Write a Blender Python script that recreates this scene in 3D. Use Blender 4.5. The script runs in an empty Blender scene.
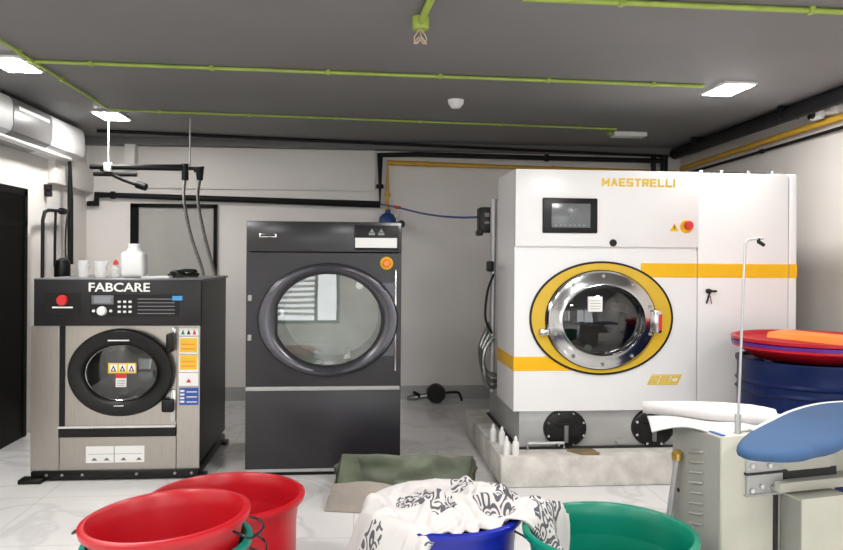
import bpy, bmesh, math, random
from mathutils import Vector, Matrix, noise
PI = math.pi
random.seed(4)
scene = bpy.context.scene
COL = scene.collection

# ------------------------------------------------------------------ materials
def nodes_of(name):
    m = bpy.data.materials.new(name); m.use_nodes = True
    nt = m.node_tree; b = nt.nodes['Principled BSDF']
    return m, nt, b
def mat(name, col, rough=0.5, metal=0.0, var=0.06, scale=6.0, bump=0.0, bscale=60.0, stretch=None, spec=0.5, coat=0.0, trans=0.0, rvar=0.0):
    m, nt, b = nodes_of(name); N = nt.nodes; L = nt.links
    tc = N.new('ShaderNodeTexCoord'); mp = N.new('ShaderNodeMapping')
    L.new(tc.outputs['Object'], mp.inputs['Vector'])
    if stretch: mp.inputs['Scale'].default_value = stretch
    nz = N.new('ShaderNodeTexNoise'); nz.inputs['Scale'].default_value = scale; nz.inputs['Detail'].default_value = 4
    L.new(mp.outputs['Vector'], nz.inputs['Vector'])
    rp = N.new('ShaderNodeValToRGB')
    c0 = [max(0, c * (1 - var)) for c in col]; c1 = [min(1, c * (1 + var)) for c in col]
    rp.color_ramp.elements[0].position = 0.3; rp.color_ramp.elements[1].position = 0.7
    rp.color_ramp.elements[0].color = (*c0, 1); rp.color_ramp.elements[1].color = (*c1, 1)
    L.new(nz.outputs['Fac'], rp.inputs['Fac']); L.new(rp.outputs['Color'], b.inputs['Base Color'])
    b.inputs['Roughness'].default_value = rough; b.inputs['Metallic'].default_value = metal
    b.inputs['Specular IOR Level'].default_value = spec
    b.inputs['Coat Weight'].default_value = coat
    b.inputs['Transmission Weight'].default_value = trans
    if rvar:
        mr = N.new('ShaderNodeMapRange'); L.new(nz.outputs['Fac'], mr.inputs['Value'])
        mr.inputs['To Min'].default_value = rough - rvar; mr.inputs['To Max'].default_value = rough + rvar
        L.new(mr.outputs['Result'], b.inputs['Roughness'])
    if bump:
        n2 = N.new('ShaderNodeTexNoise'); n2.inputs['Scale'].default_value = bscale; n2.inputs['Detail'].default_value = 5
        L.new(mp.outputs['Vector'], n2.inputs['Vector'])
        bp = N.new('ShaderNodeBump'); bp.inputs['Strength'].default_value = bump; bp.inputs['Distance'].default_value = 0.01
        L.new(n2.outputs['Fac'], bp.inputs['Height']); L.new(bp.outputs['Normal'], b.inputs['Normal'])
    return m
def emit(name, col, s):
    m, nt, b = nodes_of(name)
    b.inputs['Base Color'].default_value = (*col, 1)
    b.inputs['Emission Color'].default_value = (*col, 1); b.inputs['Emission Strength'].default_value = s
    return m
def glassy(name, fac, tint=(1, 1, 1), rough=0.02):
    m = bpy.data.materials.new(name); m.use_nodes = True; nt = m.node_tree; N = nt.nodes; L = nt.links
    N.remove(N['Principled BSDF'])
    tr = N.new('ShaderNodeBsdfTransparent'); tr.inputs['Color'].default_value = (*tint, 1)
    gl = N.new('ShaderNodeBsdfGlossy'); gl.inputs['Roughness'].default_value = rough
    fr = N.new('ShaderNodeFresnel'); fr.inputs['IOR'].default_value = 1.45
    ad = N.new('ShaderNodeMath'); ad.operation = 'ADD'; ad.inputs[1].default_value = fac; ad.use_clamp = True
    L.new(fr.outputs['Fac'], ad.inputs[0])
    mx = N.new('ShaderNodeMixShader'); L.new(ad.outputs[0], mx.inputs['Fac'])
    L.new(tr.outputs[0], mx.inputs[1]); L.new(gl.outputs[0], mx.inputs[2])
    L.new(mx.outputs[0], N['Material Output'].inputs['Surface'])
    return m

M = {}
M['wall'] = mat('wall_paint', (0.79, 0.755, 0.72), 0.55, var=0.03, scale=1.5, bump=0.05, bscale=120)
M['ceil'] = mat('ceiling_paint', (0.18, 0.175, 0.178), 0.6, var=0.06, scale=1.2, bump=0.05, bscale=80)
M['beam'] = mat('beam_paint', (0.15, 0.145, 0.145), 0.6)
M['skirt'] = mat('skirting_tile', (0.42, 0.42, 0.41), 0.25)
M['blackglass'] = mat('black_glass', (0.002, 0.002, 0.002), 0.3, spec=0.05)
M['blackframe'] = mat('black_frame', (0.005, 0.005, 0.005), 0.5, spec=0.1)
M['greyboard'] = mat('grey_board', (0.40, 0.39, 0.365), 0.5, var=0.05)
M['steel'] = mat('brushed_steel', (0.43, 0.405, 0.37), 0.30, metal=1.0, var=0.08, scale=5, stretch=(60, 60, 1.5), rvar=0.06)
M['chrome'] = mat('polished_chrome', (0.62, 0.62, 0.62), 0.16, metal=1.0, var=0.1, scale=3)
M['drumsteel'] = mat('drum_steel', (0.30, 0.315, 0.30), 0.3, metal=0.9, var=0.2, scale=4)
M['blackpl'] = mat('black_plastic', (0.006, 0.006, 0.006), 0.38, var=0.1, spec=0.3)
M['blackpipe'] = mat('black_pipe_paint', (0.008, 0.008, 0.009), 0.5, var=0.2, spec=0.2)
M['panelblack'] = mat('control_panel_black', (0.018, 0.018, 0.019), 0.42, var=0.08, spec=0.3)
M['washside'] = mat('washer_side_dark', (0.008, 0.008, 0.009), 0.35, var=0.1, spec=0.2)
M['dryer'] = mat('dryer_graphite', (0.024, 0.023, 0.027), 0.34, metal=0.2, var=0.08, scale=3)
M['dryertop'] = mat('dryer_top_panel', (0.036, 0.036, 0.039), 0.24, metal=0.4, var=0.08, scale=3)
M['dryring'] = mat('dryer_ring', (0.085, 0.085, 0.095), 0.24, metal=0.6, var=0.06)
M['greymid'] = mat('grey_plastic', (0.16, 0.16, 0.17), 0.4)
M['white'] = mat('white_enamel', (0.80, 0.795, 0.795), 0.3, var=0.015, scale=2)
M['whitepl'] = mat('white_plastic', (0.78, 0.78, 0.77), 0.4, var=0.02)
M['whitesoft'] = mat('white_letter', (0.82, 0.82, 0.80), 0.6, var=0.02)
M['yellow'] = mat('yellow_paint', (0.84, 0.47, 0.004), 0.4, var=0.03, spec=0.3)
M['yellowring'] = mat('yellow_ring', (0.66, 0.42, 0.015), 0.3, var=0.05)
M['yellowtext'] = mat('yellow_letters', (0.80, 0.54, 0.05), 0.5, var=0.03)
M['yellowstk'] = mat('yellow_sticker', (0.80, 0.50, 0.03), 0.5, var=0.02)
M['orange'] = mat('orange_plastic', (0.85, 0.22, 0.03), 0.4, var=0.04)
M['red'] = mat('red_plastic', (0.43, 0.005, 0.012), 0.33, var=0.05, spec=0.5)
M['redbtn'] = mat('red_button', (0.6, 0.02, 0.02), 0.35)
M['green'] = mat('green_plastic', (0.0, 0.185, 0.115), 0.33, var=0.05)
M['teal'] = mat('teal_plastic', (0.0, 0.20, 0.15), 0.35, var=0.06)
M['bluetub'] = mat('blue_plastic', (0.006, 0.013, 0.30), 0.33, var=0.05)
M['purple'] = mat('purple_plastic', (0.085, 0.012, 0.20), 0.35, var=0.05)
M['drumblue'] = mat('drum_blue_paint', (0.002, 0.010, 0.062), 0.4, var=0.15, scale=8, spec=0.25)
M['boardblue'] = mat('blue_fabric', (0.028, 0.078, 0.18), 0.75, var=0.07, scale=4, bump=0.08, bscale=400)
M['hoseblue'] = mat('blue_hose', (0.03, 0.06, 0.25), 0.4)
M['regblue'] = mat('blue_regulator', (0.02, 0.06, 0.22), 0.45)
M['stkblue'] = mat('blue_sticker', (0.03, 0.09, 0.36), 0.5)
M['lcdblue'] = mat('blue_label', (0.05, 0.30, 0.62), 0.4)
M['gpipe'] = mat('green_conduit_paint', (0.33, 0.44, 0.07), 0.45, var=0.12, scale=12)
M['ypipe'] = mat('yellow_pipe_paint', (0.62, 0.36, 0.03), 0.45, var=0.1)
M['cream'] = mat('cream_enamel', (0.47, 0.462, 0.39), 0.4, var=0.03)
M['creamgrey'] = mat('cabinet_side_grey', (0.29, 0.29, 0.265), 0.4, var=0.03)
M['dark'] = mat('dark_slot', (0.02, 0.02, 0.02), 0.7)
M['steelgrey'] = mat('grey_steel_paint', (0.42, 0.42, 0.42), 0.32, metal=0.3, var=0.05)
M['brass'] = mat('brass', (0.6, 0.38, 0.1), 0.35, metal=0.9)
M['concrete'] = mat('concrete', (0.60, 0.575, 0.54), 0.85, var=0.18, scale=9, bump=0.4, bscale=40)
M['cloth'] = mat('white_cloth', (0.58, 0.56, 0.56), 0.9, var=0.03, bump=0.1, bscale=300)
M['canvas'] = mat('grey_canvas', (0.31, 0.275, 0.24), 0.85, var=0.14, scale=7, bump=0.2, bscale=90)
M['lining'] = mat('olive_lining', (0.14, 0.16, 0.11), 0.45, var=0.25, scale=6, bump=0.2, bscale=25)
M['wood'] = mat('brown_board', (0.22, 0.16, 0.08), 0.8, var=0.2)
def hazy(name, col, f):
    m = bpy.data.materials.new(name); m.use_nodes = True; nt = m.node_tree; N = nt.nodes; L = nt.links
    b = N['Principled BSDF']; b.inputs['Base Color'].default_value = (*col, 1); b.inputs['Roughness'].default_value = .2
    tr = N.new('ShaderNodeBsdfTransparent'); mx = N.new('ShaderNodeMixShader'); mx.inputs['Fac'].default_value = f
    L.new(tr.outputs[0], mx.inputs[1]); L.new(b.outputs[0], mx.inputs[2]); L.new(mx.outputs[0], N['Material Output'].inputs['Surface'])
    return m
M['clear'] = hazy('clear_plastic', (0.85, 0.85, 0.86), 0.32)
M['doorglass'] = glassy('dryer_door_glass', 0.13, (0.75, 0.78, 0.76))
M['doorglassdark'] = glassy('washer_door_glass', 0.05, (0.5, 0.5, 0.5))
M['screen'] = mat('screen_grey', (0.13, 0.14, 0.145), 0.2, var=0.1)
M['lcd'] = mat('lcd_grey', (0.22, 0.24, 0.26), 0.3)
M['led'] = emit('light_diffuser', (1.0, 0.98, 0.95), 55)
M['ltframe'] = mat('light_frame', (0.75, 0.75, 0.74), 0.4)
M['acwhite'] = mat('ac_white', (0.66, 0.66, 0.655), 0.45, var=0.015)
M['acgrey'] = mat('ac_grey', (0.17, 0.165, 0.165), 0.35)
M['rod'] = mat('grey_rod', (0.36, 0.355, 0.35), 0.5)
M['hose'] = mat('braided_hose', (0.11, 0.105, 0.10), 0.5, metal=0.3, var=0.5, scale=60)
M['wire'] = mat('wire', (0.03, 0.03, 0.035), 0.35, metal=0.8)
M['copper'] = mat('bare_wire', (0.55, 0.42, 0.30), 0.5)

def floor_mat():
    m, nt, b = nodes_of('marble_tile'); N = nt.nodes; L = nt.links
    tc = N.new('ShaderNodeTexCoord')
    n1 = N.new('ShaderNodeTexNoise'); n1.inputs['Scale'].default_value = 1.3; n1.inputs['Detail'].default_value = 6; n1.inputs['Distortion'].default_value = 1.2
    L.new(tc.outputs['Object'], n1.inputs['Vector'])
    rv = N.new('ShaderNodeValToRGB'); e = rv.color_ramp.elements
    e[0].position = 0.46; e[0].color = (0.74, 0.73, 0.72, 1); e[1].position = 0.5; e[1].color = (0.62, 0.61, 0.605, 1)
    x = e.new(0.54); x.color = (0.74, 0.73, 0.72, 1)
    L.new(n1.outputs['Fac'], rv.inputs['Fac'])
    br = N.new('ShaderNodeTexBrick'); br.offset = 0; br.inputs['Scale'].default_value = 1.0
    br.inputs['Brick Width'].default_value = 0.96; br.inputs['Row Height'].default_value = 0.8
    br.inputs['Mortar Size'].default_value = 0.004; br.inputs['Mortar'].default_value = (0.58, 0.57, 0.56, 1)
    L.new(tc.outputs['Object'], br.inputs['Vector'])
    L.new(rv.outputs['Color'], br.inputs['Color1']); L.new(rv.outputs['Color'], br.inputs['Color2'])
    L.new(br.outputs['Color'], b.inputs['Base Color'])
    b.inputs['Roughness'].default_value = 0.12
    return m
M['floor'] = floor_mat()

def duvet_mat():
    m, nt, b = nodes_of('printed_duvet'); N = nt.nodes; L = nt.links
    def math_(op, a, bb=None, c=None):
        n = N.new('ShaderNodeMath'); n.operation = op
        for i, q in enumerate((a, bb, c)):
            if q is None: continue
            if isinstance(q, (int, float)): n.inputs[i].default_value = q
            else: L.new(q, n.inputs[i])
        return n.outputs[0]
    at = N.new('ShaderNodeAttribute'); at.attribute_name = 'cloth_uv'
    nz = N.new('ShaderNodeTexNoise'); nz.inputs['Scale'].default_value = 9; L.new(at.outputs['Vector'], nz.inputs['Vector'])
    vo = N.new('ShaderNodeTexVoronoi'); vo.inputs['Scale'].default_value = 21; L.new(at.outputs['Vector'], vo.inputs['Vector'])
    rings = math_('SINE', math_('ADD', math_('MULTIPLY', vo.outputs['Distance'], 22), math_('MULTIPLY', nz.outputs['Fac'], 5)))
    ink = math_('GREATER_THAN', rings, 0.1)
    n2 = N.new('ShaderNodeTexNoise'); n2.inputs['Scale'].default_value = 3.6; n2.inputs['Detail'].default_value = 1; L.new(at.outputs['Vector'], n2.inputs['Vector'])
    clump = math_('GREATER_THAN', n2.outputs['Fac'], 0.55)
    sx = N.new('ShaderNodeSeparateXYZ'); L.new(at.outputs['Vector'], sx.inputs[0])
    band = math_('MULTIPLY', math_('GREATER_THAN', sx.outputs['X'], 0.745), math_('LESS_THAN', sx.outputs['X'], 0.885))
    line = math_('COMPARE', sx.outputs['X'], 0.90, 0.006)
    dark = math_('MULTIPLY', ink, math_('MAXIMUM', clump, band))
    dark = math_('MAXIMUM', dark, line)
    mx = N.new('ShaderNodeMixRGB'); L.new(dark, mx.inputs['Fac'])
    mx.inputs['Color1'].default_value = (0.56, 0.535, 0.525, 1); mx.inputs['Color2'].default_value = (0.085, 0.085, 0.10, 1)
    L.new(mx.outputs['Color'], b.inputs['Base Color']); b.inputs['Roughness'].default_value = 0.9
    return m
M['duvet'] = duvet_mat()

# ------------------------------------------------------------------ mesh builder
class MB:
    def __init__(s, xf=None): s.v = []; s.f = []; s.mi = []; s.mats = []; s.xf = xf
    def add(s, verts, faces, m):
        o = len(s.v)
        for p in verts:
            p = Vector(p); s.v.append(s.xf @ p if s.xf else p)
        if m not in s.mats: s.mats.append(m)
        k = s.mats.index(m)
        for f in faces: s.f.append(tuple(i + o for i in f)); s.mi.append(k)
        return s
    def box(s, x0, x1, y0, y1, z0, z1, m, b=0.0, seg=2):
        if b <= 0:
            v = [(x, y, z) for x in (x0, x1) for y in (y0, y1) for z in (z0, z1)]
            return s.add(v, [(0, 1, 3, 2), (4, 6, 7, 5), (0, 4, 5, 1), (2, 3, 7, 6), (0, 2, 6, 4), (1, 5, 7, 3)], m)
        bm = bmesh.new(); bmesh.ops.create_cube(bm, size=1)
        for v in bm.verts:
            v.co = Vector(((x0 + x1) / 2 + v.co.x * (x1 - x0), (y0 + y1) / 2 + v.co.y * (y1 - y0), (z0 + z1) / 2 + v.co.z * (z1 - z0)))
        bmesh.ops.bevel(bm, geom=bm.edges[:], offset=b, segments=seg, profile=0.5, affect='EDGES')
        bm.verts.index_update()
        s.add([v.co.copy() for v in bm.verts], [tuple(v.index for v in f.verts) for f in bm.faces], m); bm.free(); return s
    def tube(s, path, r, m, seg=10, smooth=0, cap=True):
        P = [Vector(p) for p in path]
        if smooth:
            Q = []
            for i in range(len(P) - 1):
                a = P[max(i - 1, 0)]; b_ = P[i]; c = P[i + 1]; d = P[min(i + 2, len(P) - 1)]
                for k in range(smooth):
                    t = k / smooth
                    Q.append(0.5 * (2 * b_ + (c - a) * t + (2 * a - 5 * b_ + 4 * c - d) * t * t + (3 * b_ - a - 3 * c + d) * t ** 3))
            Q.append(P[-1]); P = Q
        vs = []; fs = []; n = len(P); prev = None
        for i, p in enumerate(P):
            t = (P[min(i + 1, n - 1)] - P[max(i - 1, 0)]).normalized()
            if prev is None:
                u = t.cross(Vector((0, 0, 1)));
                if u.length < 0.01: u = t.cross(Vector((0, 1, 0)))
            else: u = prev - t * prev.dot(t)
            u.normalize(); prev = u; w = t.cross(u)
            k = 1.0
            if 0 < i < n - 1:
                d1 = (P[i] - P[i - 1]).normalized(); d2 = (P[i + 1] - P[i]).normalized()
                k = 1 / max(0.6, math.cos(d1.angle(d2) / 2))
            rr = r[i] if isinstance(r, (list, tuple)) else r
            for j in range(seg):
                a = 2 * PI * j / seg
                vs.append(p + (u * math.cos(a) + w * math.sin(a)) * rr * (k if not smooth else 1))
        for i in range(n - 1):
            for j in range(seg):
                a = i * seg + j; b_ = i * seg + (j + 1) % seg
                fs.append((a, b_, b_ + seg, a + seg))
        if cap: fs.append(tuple(range(seg))[::-1]); fs.append(tuple((n - 1) * seg + j for j in range(seg)))
        return s.add(vs, fs, m)
    def cyl(s, a, b, r, m, seg=24): return s.tube([a, b], r, m, seg)
    def lathe(s, prof, c, m, seg=48, axis='z', ry=1.0, xf=None):
        vs = []; fs = []; n = len(prof)
        for (r, h) in prof:
            for j in range(seg):
                a = 2 * PI * j / seg
                if axis == 'z': p = Vector((r * math.cos(a), r * ry * math.sin(a), h))
                else: p = Vector((r * math.cos(a), h, r * ry * math.sin(a)))
                if xf: p = xf @ p
                vs.append(p + Vector(c))
        for i in range(n - 1):
            for j in range(seg):
                a = i * seg + j; b_ = i * seg + (j + 1) % seg
                fs.append((a, b_, b_ + seg, a + seg))
        if prof[0][0] > 1e-6: fs.append(tuple(range(seg)))
        if prof[-1][0] > 1e-6: fs.append(tuple((n - 1) * seg + j for j in range(seg)))
        return s.add(vs, fs, m)
    def oval(s, cx, cz, rx, rz, prof, m, seg=72, a0=0, closed=False):
        # prof: (inset from the outer oval, y)
        vs = []; fs = []; n = len(prof)
        for (o, y) in prof:
            for j in range(seg):
                a = 2 * PI * j / seg
                vs.append((cx + max(rx - o, 0.0005) * math.cos(a), y, cz + max(rz - o, 0.0005) * math.sin(a)))
        rng = n if closed else n - 1
        for i in range(rng):
            for j in range(seg):
                a = i * seg + j; b_ = i * seg + (j + 1) % seg; q = ((i + 1) % n) * seg
                fs.append((a, b_, q + (j + 1) % seg, q + j))
        if not closed:
            fs.append(tuple((n - 1) * seg + j for j in range(seg)))
        return s.add(vs, fs, m)
    def prism(s, poly, y0, y1, m, plane='xz'):
        n = len(poly)
        f = (lambda a, b, y: (a, y, b)) if plane == 'xz' else ((lambda a, b, y: (a, b, y)) if plane == 'xy' else (lambda a, b, y: (y, a, b)))
        vs = [f(a, b, y0) for a, b in poly] + [f(a, b, y1) for a, b in poly]
        fs = [tuple(range(n))[::-1], tuple(range(n, 2 * n))] + [(i, (i + 1) % n, n + (i + 1) % n, n + i) for i in range(n)]
        return s.add(vs, fs, m)
    def holed(s, x0, x1, z0, z1, cx, cz, rx, rz, y0, y1, m, seg=72):
        # rectangular slab with an oval opening
        vs = []; fs = []
        for y in (y0, y1):
            for j in range(seg):
                a = 2 * PI * j / seg; c, d = math.cos(a), math.sin(a)
                vs.append((cx + rx * c, y, cz + rz * d))
            for j in range(seg):
                a = 2 * PI * j / seg; c, d = math.cos(a), math.sin(a)
                tx = (x1 - cx) / c if c > 1e-9 else ((x0 - cx) / c if c < -1e-9 else 1e9)
                tz = (z1 - cz) / d if d > 1e-9 else ((z0 - cz) / d if d < -1e-9 else 1e9)
                t = min(tx, tz); vs.append((cx + t * c, y, cz + t * d))
        # snap the nearest outer points onto the corners
        for side in (0, 1):
            for X in (x0, x1):
                for Zc in (z0, z1):
                    base = side * 2 * seg + seg
                    k = min(range(seg), key=lambda j: (vs[base + j][0] - X) ** 2 + (vs[base + j][2] - Zc) ** 2)
                    vs[base + k] = (X, vs[base + k][1], Zc)
        for j in range(seg):
            k = (j + 1) % seg
            fs.append((j, k, seg + k, seg + j)); o = 2 * seg
            fs.append((o + j, o + seg + j, o + seg + k, o + k))
            fs.append((j, o + j, o + k, k)); fs.append((seg + j, seg + k, o + seg + k, o + seg + j))
        return s.add(vs, fs, m)
    def build(s, name, parent=None, ang=38, org=None):
        me = bpy.data.meshes.new(name)
        if parent is not None:
            O = Vector(parent['_o'])
        else:
            if org is None:
                xs = [p.x for p in s.v]; ys = [p.y for p in s.v]; zs = [p.z for p in s.v]
                org = ((min(xs) + max(xs)) / 2, (min(ys) + max(ys)) / 2, min(zs))
            O = Vector(org)
        me.from_pydata([p - O for p in s.v], [], s.f)
        for m in s.mats: me.materials.append(M[m])
        me.polygons.foreach_set('material_index', s.mi)
        bm = bmesh.new(); bm.from_mesh(me); bmesh.ops.recalc_face_normals(bm, faces=bm.faces[:]); bm.to_mesh(me); bm.free()
        me.polygons.foreach_set('use_smooth', [True] * len(me.polygons))
        me.set_sharp_from_angle(angle=math.radians(ang)); me.update()
        o = bpy.data.objects.new(name, me); COL.objects.link(o)
        if parent is not None: o.parent = parent
        else: o.location = O
        o['_o'] = tuple(O)
        return o

def tag(o, label, cat, group=None):
    o['label'] = label; o['category'] = cat
    if group: o['group'] = group
    return o
def thing(name, loc, label, cat, group=None):
    o = bpy.data.objects.new(name, None); COL.objects.link(o); o.location = loc; o.empty_display_size = 0.1
    o['_o'] = tuple(loc)
    return tag(o, label, cat, group)
def struct(mb, name):
    o = mb.build(name, org=(0, 0, 0)); o['kind'] = 'structure'; return o
def text(s, x0, x1, z0, z1, y, m, parent, name, bold=0.0, shear=0.0, depth=0.003, xf=None, label=None):
    cu = bpy.data.curves.new(name, 'FONT'); cu.body = s; cu.extrude = 0.02; cu.offset = bold; cu.shear = shear; cu.resolution_u = 3
    ob = bpy.data.objects.new(name + '_tmp', cu); COL.objects.link(ob)
    dg = bpy.context.evaluated_depsgraph_get(); me = ob.evaluated_get(dg).to_mesh()
    V = [v.co.copy() for v in me.vertices]; Fc = [tuple(p.vertices) for p in me.polygons]
    ob.evaluated_get(dg).to_mesh_clear(); bpy.data.objects.remove(ob); bpy.data.curves.remove(cu)
    a, b = min(v.x for v in V), max(v.x for v in V); c, d = min(v.y for v in V), max(v.y for v in V)
    mb = MB(xf)
    mb.add([(x0 + (v.x - a) / (b - a) * (x1 - x0), y - depth * (1 if v.z > 0 else 0), z0 + (v.y - c) / (d - c) * (z1 - z0)) for v in V], Fc, m)
    o = mb.build(name, parent)
    if label: o['label'] = label
    return o

GLYPH = {'M': [[(0, 0), (0, 1), (.5, .3), (1, 1), (1, 0)]], 'A': [[(0, 0), (.5, 1), (1, 0)], [(.2, .32), (.8, .32)]], 'E': [[(1, 1), (0, 1), (0, 0), (1, 0)], [(0, .5), (.85, .5)]],
         'S': [[(1, 1), (0, 1), (0, .5), (1, .5), (1, 0), (0, 0)]], 'T': [[(0, 1), (1, 1)], [(.5, 1), (.5, 0)]], 'R': [[(0, 0), (0, 1), (1, 1), (1, .48), (0, .48)], [(.45, .48), (1, 0)]],
         'L': [[(0, 1), (0, 0), (1, 0)]], 'I': [[(.5, 0), (.5, 1)]], '2': [[(0, 1), (1, 1), (1, .5), (0, .5), (0, 0), (1, 0)]], '5': [[(1, 1), (0, 1), (0, .5), (1, .5), (1, 0), (0, 0)]], '0': [[(0, 0), (0, 1), (1, 1), (1, 0), (0, 0)]]}
def block_text(s, x0, x1, z0, z1, y, m, parent, name, w, gap, shear=0.0, depth=0.003, label=None):
    wd = {'I': .25, 'M': 1.2}; tot = sum(wd.get(c, 1) for c in s); u = (x1 - x0 - gap * (len(s) - 1) - shear * (z1 - z0)) / tot
    mb = MB(); x = x0; h = z1 - z0 - w
    for c in s:
        cw = wd.get(c, 1) * u
        for line in GLYPH[c]:
            k = 0
            pts = [Vector((x + w / 2 + a * (cw - w) if c != 'I' else x + cw / 2, z0 + w / 2 + b * h)) for a, b in line]
            for a, b in zip(pts, pts[1:]):
                d = (b - a).normalized(); n = Vector((-d.y, d.x)) * w / 2; e = d * w / 2
                q = [a - e - n, b + e - n, b + e + n, a - e + n]
                k += 1; mb.prism([(p.x + shear * (p.y - z0), min(max(p.y, z0), z1)) for p in q], y - depth - .0006 * k - (.0003 if line is not GLYPH[c][0] else 0), y, m)
        x += cw + gap
    o = mb.build(name, parent, ang=1)
    if label: o['label'] = label
    return o

# ------------------------------------------------------------------ the room
XL, XR, YF, YB, H = -2.75, 3.55, -2.6, 7.9, 2.70
struct(MB().box(XL - .2, XR + .2, YF - .2, YB + .2, -0.15, 0, 'floor'), 'floor')
struct(MB().box(XL - .2, XR + .2, YF - .2, YB + .2, H, H + .15, 'ceil'), 'ceiling')
struct(MB().box(XL - .2, XR + .2, YB, YB + .2, 0, H, 'wall'), 'wall_back')
struct(MB().box(XL - .2, XL, YF, YB, 0, H, 'wall'), 'wall_left')
struct(MB().box(XR, XR + .2, YF, YB, 0, H, 'wall'), 'wall_right')
mb = MB()   # shop front behind the viewer: piers, sill and lintel round two glazed openings
OP = [(-2.3, -0.25, 0.35, 2.2), (0.75, 3.1, 0.12, 2.3)]
mb.box(XL, -2.3, YF - .2, YF, 0, H, 'wall').box(-0.25, 0.75, YF - .2, YF, 0, H, 'wall').box(3.1, XR, YF - .2, YF, 0, H, 'wall')
for a, b, c, d in OP: mb.box(a, b, YF - .2, YF, 0, c, 'wall').box(a, b, YF - .2, YF, d, H, 'wall')
struct(mb, 'wall_front')
for i, (a, b, c, d) in enumerate(OP):
    mb = MB()
    for x in (a, (-.72 if i == 0 else (a + b) / 2 - .03), b - .06): mb.box(x, x + .06, YF - .12, YF - .06, c, d, 'blackframe')
    for z in (c, d - .06): mb.box(a, b, YF - .12, YF - .06, z, z + .06, 'blackframe')
    if i == 0:
        z = 0.5
        while z < d - .1: mb.box(a + .06, -.72, YF - .10, YF - .085, z, z + .055, 'whitepl'); z += .11
    struct(mb, 'window_%d' % (i + 1))
# dark beam along the head of the back wall, grey boarded door, black glazed door, skirting
struct(MB().box(XL, XR, YB - .16, YB, 2.63, H, 'beam'), 'trim_1')
struct(MB().box(-2.33, -2.23, YB - .16, YB, 2.40, 2.63, 'wall'), 'trim_2')
mb = MB(); mb.box(-2.27, -1.45, YB - .03, YB, 0, 2.0, 'greyboard').box(-2.30, -2.22, YB - .05, YB, 0, 2.03, 'blackframe').box(-1.465, -1.435, YB - .05, YB, 0, 2.03, 'blackframe').box(-2.30, -1.43, YB - .05, YB, 2.0, 2.04, 'blackframe')
struct(mb, 'door_2')
struct(MB().box(-2.23, .2, YB - .03, YB, 2.20, 2.63, 'wall', .004), 'trim_4')
mb = MB(); mb.box(XL, XL + .03, 3.4, 6.45, 0, 2.05, 'blackglass')
for y in (4.4, 5.45, 6.39): mb.box(XL, XL + .035, y, y + .06, 0, 2.05, 'blackframe')
mb.box(XL, XL + .035, 3.4, 6.45, 1.99, 2.05, 'blackframe').box(XL, XL + .035, 3.4, 6.45, 1.74, 1.77, 'blackframe')
struct(mb, 'door_1')
mb = MB(); mb.box(-1.43, XR, YB - .015, YB, 0, .14, 'skirt').box(-2.75, -2.3, YB - .015, YB, 0, .14, 'skirt'); struct(mb, 'baseboard_back')
struct(MB().box(XR - .015, XR, 2, YB - .02, 0, .14, 'skirt'), 'baseboard_right')
struct(MB().box(XL, XL + .07, 6.92, YB, 2.15, 2.42, 'wall', .006), 'trim_3')
mb = MB()
mb.add([(x, y, z) for (x, y, z) in [(0, 0, 0)]], [], 'concrete')
mb.box(.955, 3.50, 4.79, 6.35, 0.0, .2, 'concrete', .012); o = mb.build('concrete_plinth', org=(0, 0, 0)); o['kind'] = 'structure'

# ------------------------------------------------------------------ lights on the ceiling
def ceiling_light(x, y, label):
    t = thing('ceiling_light', (x, y, H), label, 'ceiling light', 'square panel lights on the dark ceiling')
    MB().box(x - .115, x + .115, y - .185, y + .185, H - .018, H, 'ltframe', .004).build('frame', t)
    MB().box(x - .10, x + .10, y - .165, y + .165, H - .022, H - .017, 'led').build('diffuser', t)
ceiling_light(-2.13, 4.84, 'lit white panel light nearest the left edge, above the air conditioner')
ceiling_light(-2.07, 6.52, 'smaller looking lit panel light at the far left of the ceiling near the back wall')
ceiling_light(2.57, 4.96, 'lit white panel light on the right, above the white dry cleaning machine')
def lamp(x, y, p):
    l = bpy.data.lights.new('unseen_lamp', 'AREA'); l.shape = 'RECTANGLE'; l.size = .3; l.size_y = .44; l.energy = p; l.color = (1, .98, .95)
    o = bpy.data.objects.new('unseen_lamp', l); o.location = (x, y, H - .04); COL.objects.link(o)
for x, y in ((1.3, 2.9), (-2.1, 2.9), (2.57, 1.2), (.3, .9), (-2.1, 1.0), (.3, -1.2)): lamp(x, y, 21)  # first read off a wall shadow, the others added unseen for their light

# ------------------------------------------------------------------ ceiling conduits and fittings
def conduit(path, r, m, label, cat='conduit', name='green_conduit', clips=0):
    mb = MB().tube(path, r, m, 10)
    t = mb.build(name); tag(t, label, cat)
    if clips:
        a, b = Vector(path[0]), Vector(path[-1])
        for i in range(clips):
            p = a.lerp(b, (i + .5) / clips)
            MB().box(p.x - .012, p.x + .012, p.y - .02, p.y + .02, p.z - r - .002, H, m).build('clip', t)
    return t
conduit([(-2.0, 4.745, 2.686), (2.36, 4.89, 2.686)], .0115, 'gpipe', 'long green conduit crossing the ceiling from the left panel light to the right one', clips=6)
conduit([(-1.98, 6.26, 2.688), (2.36, 6.60, 2.688)], .009, 'gpipe', 'thin farthest green conduit across the ceiling, in front of the black ceiling pipe', clips=6)
conduit([(.75, 3.33, 2.684), (2.6, 3.35, 2.684)], .0135, 'gpipe', 'green conduit at the top right edge of the photo', clips=2)
conduit([(-1.96, 4.2, 2.686), (-2.0, 6.24, 2.686)], .010, 'gpipe', 'green conduit running towards the back wall past the two left panel lights', clips=3)
t = thing('hanging_junction_box', (.315, 3.68, 2.6), 'round green junction box with bare wires dangling, at the top middle of the ceiling', 'junction box')
MB().tube([(.345, 3.2, 2.68), (.315, 3.68, 2.675)], .018, 'gpipe', 12).build('conduit', t)
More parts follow.
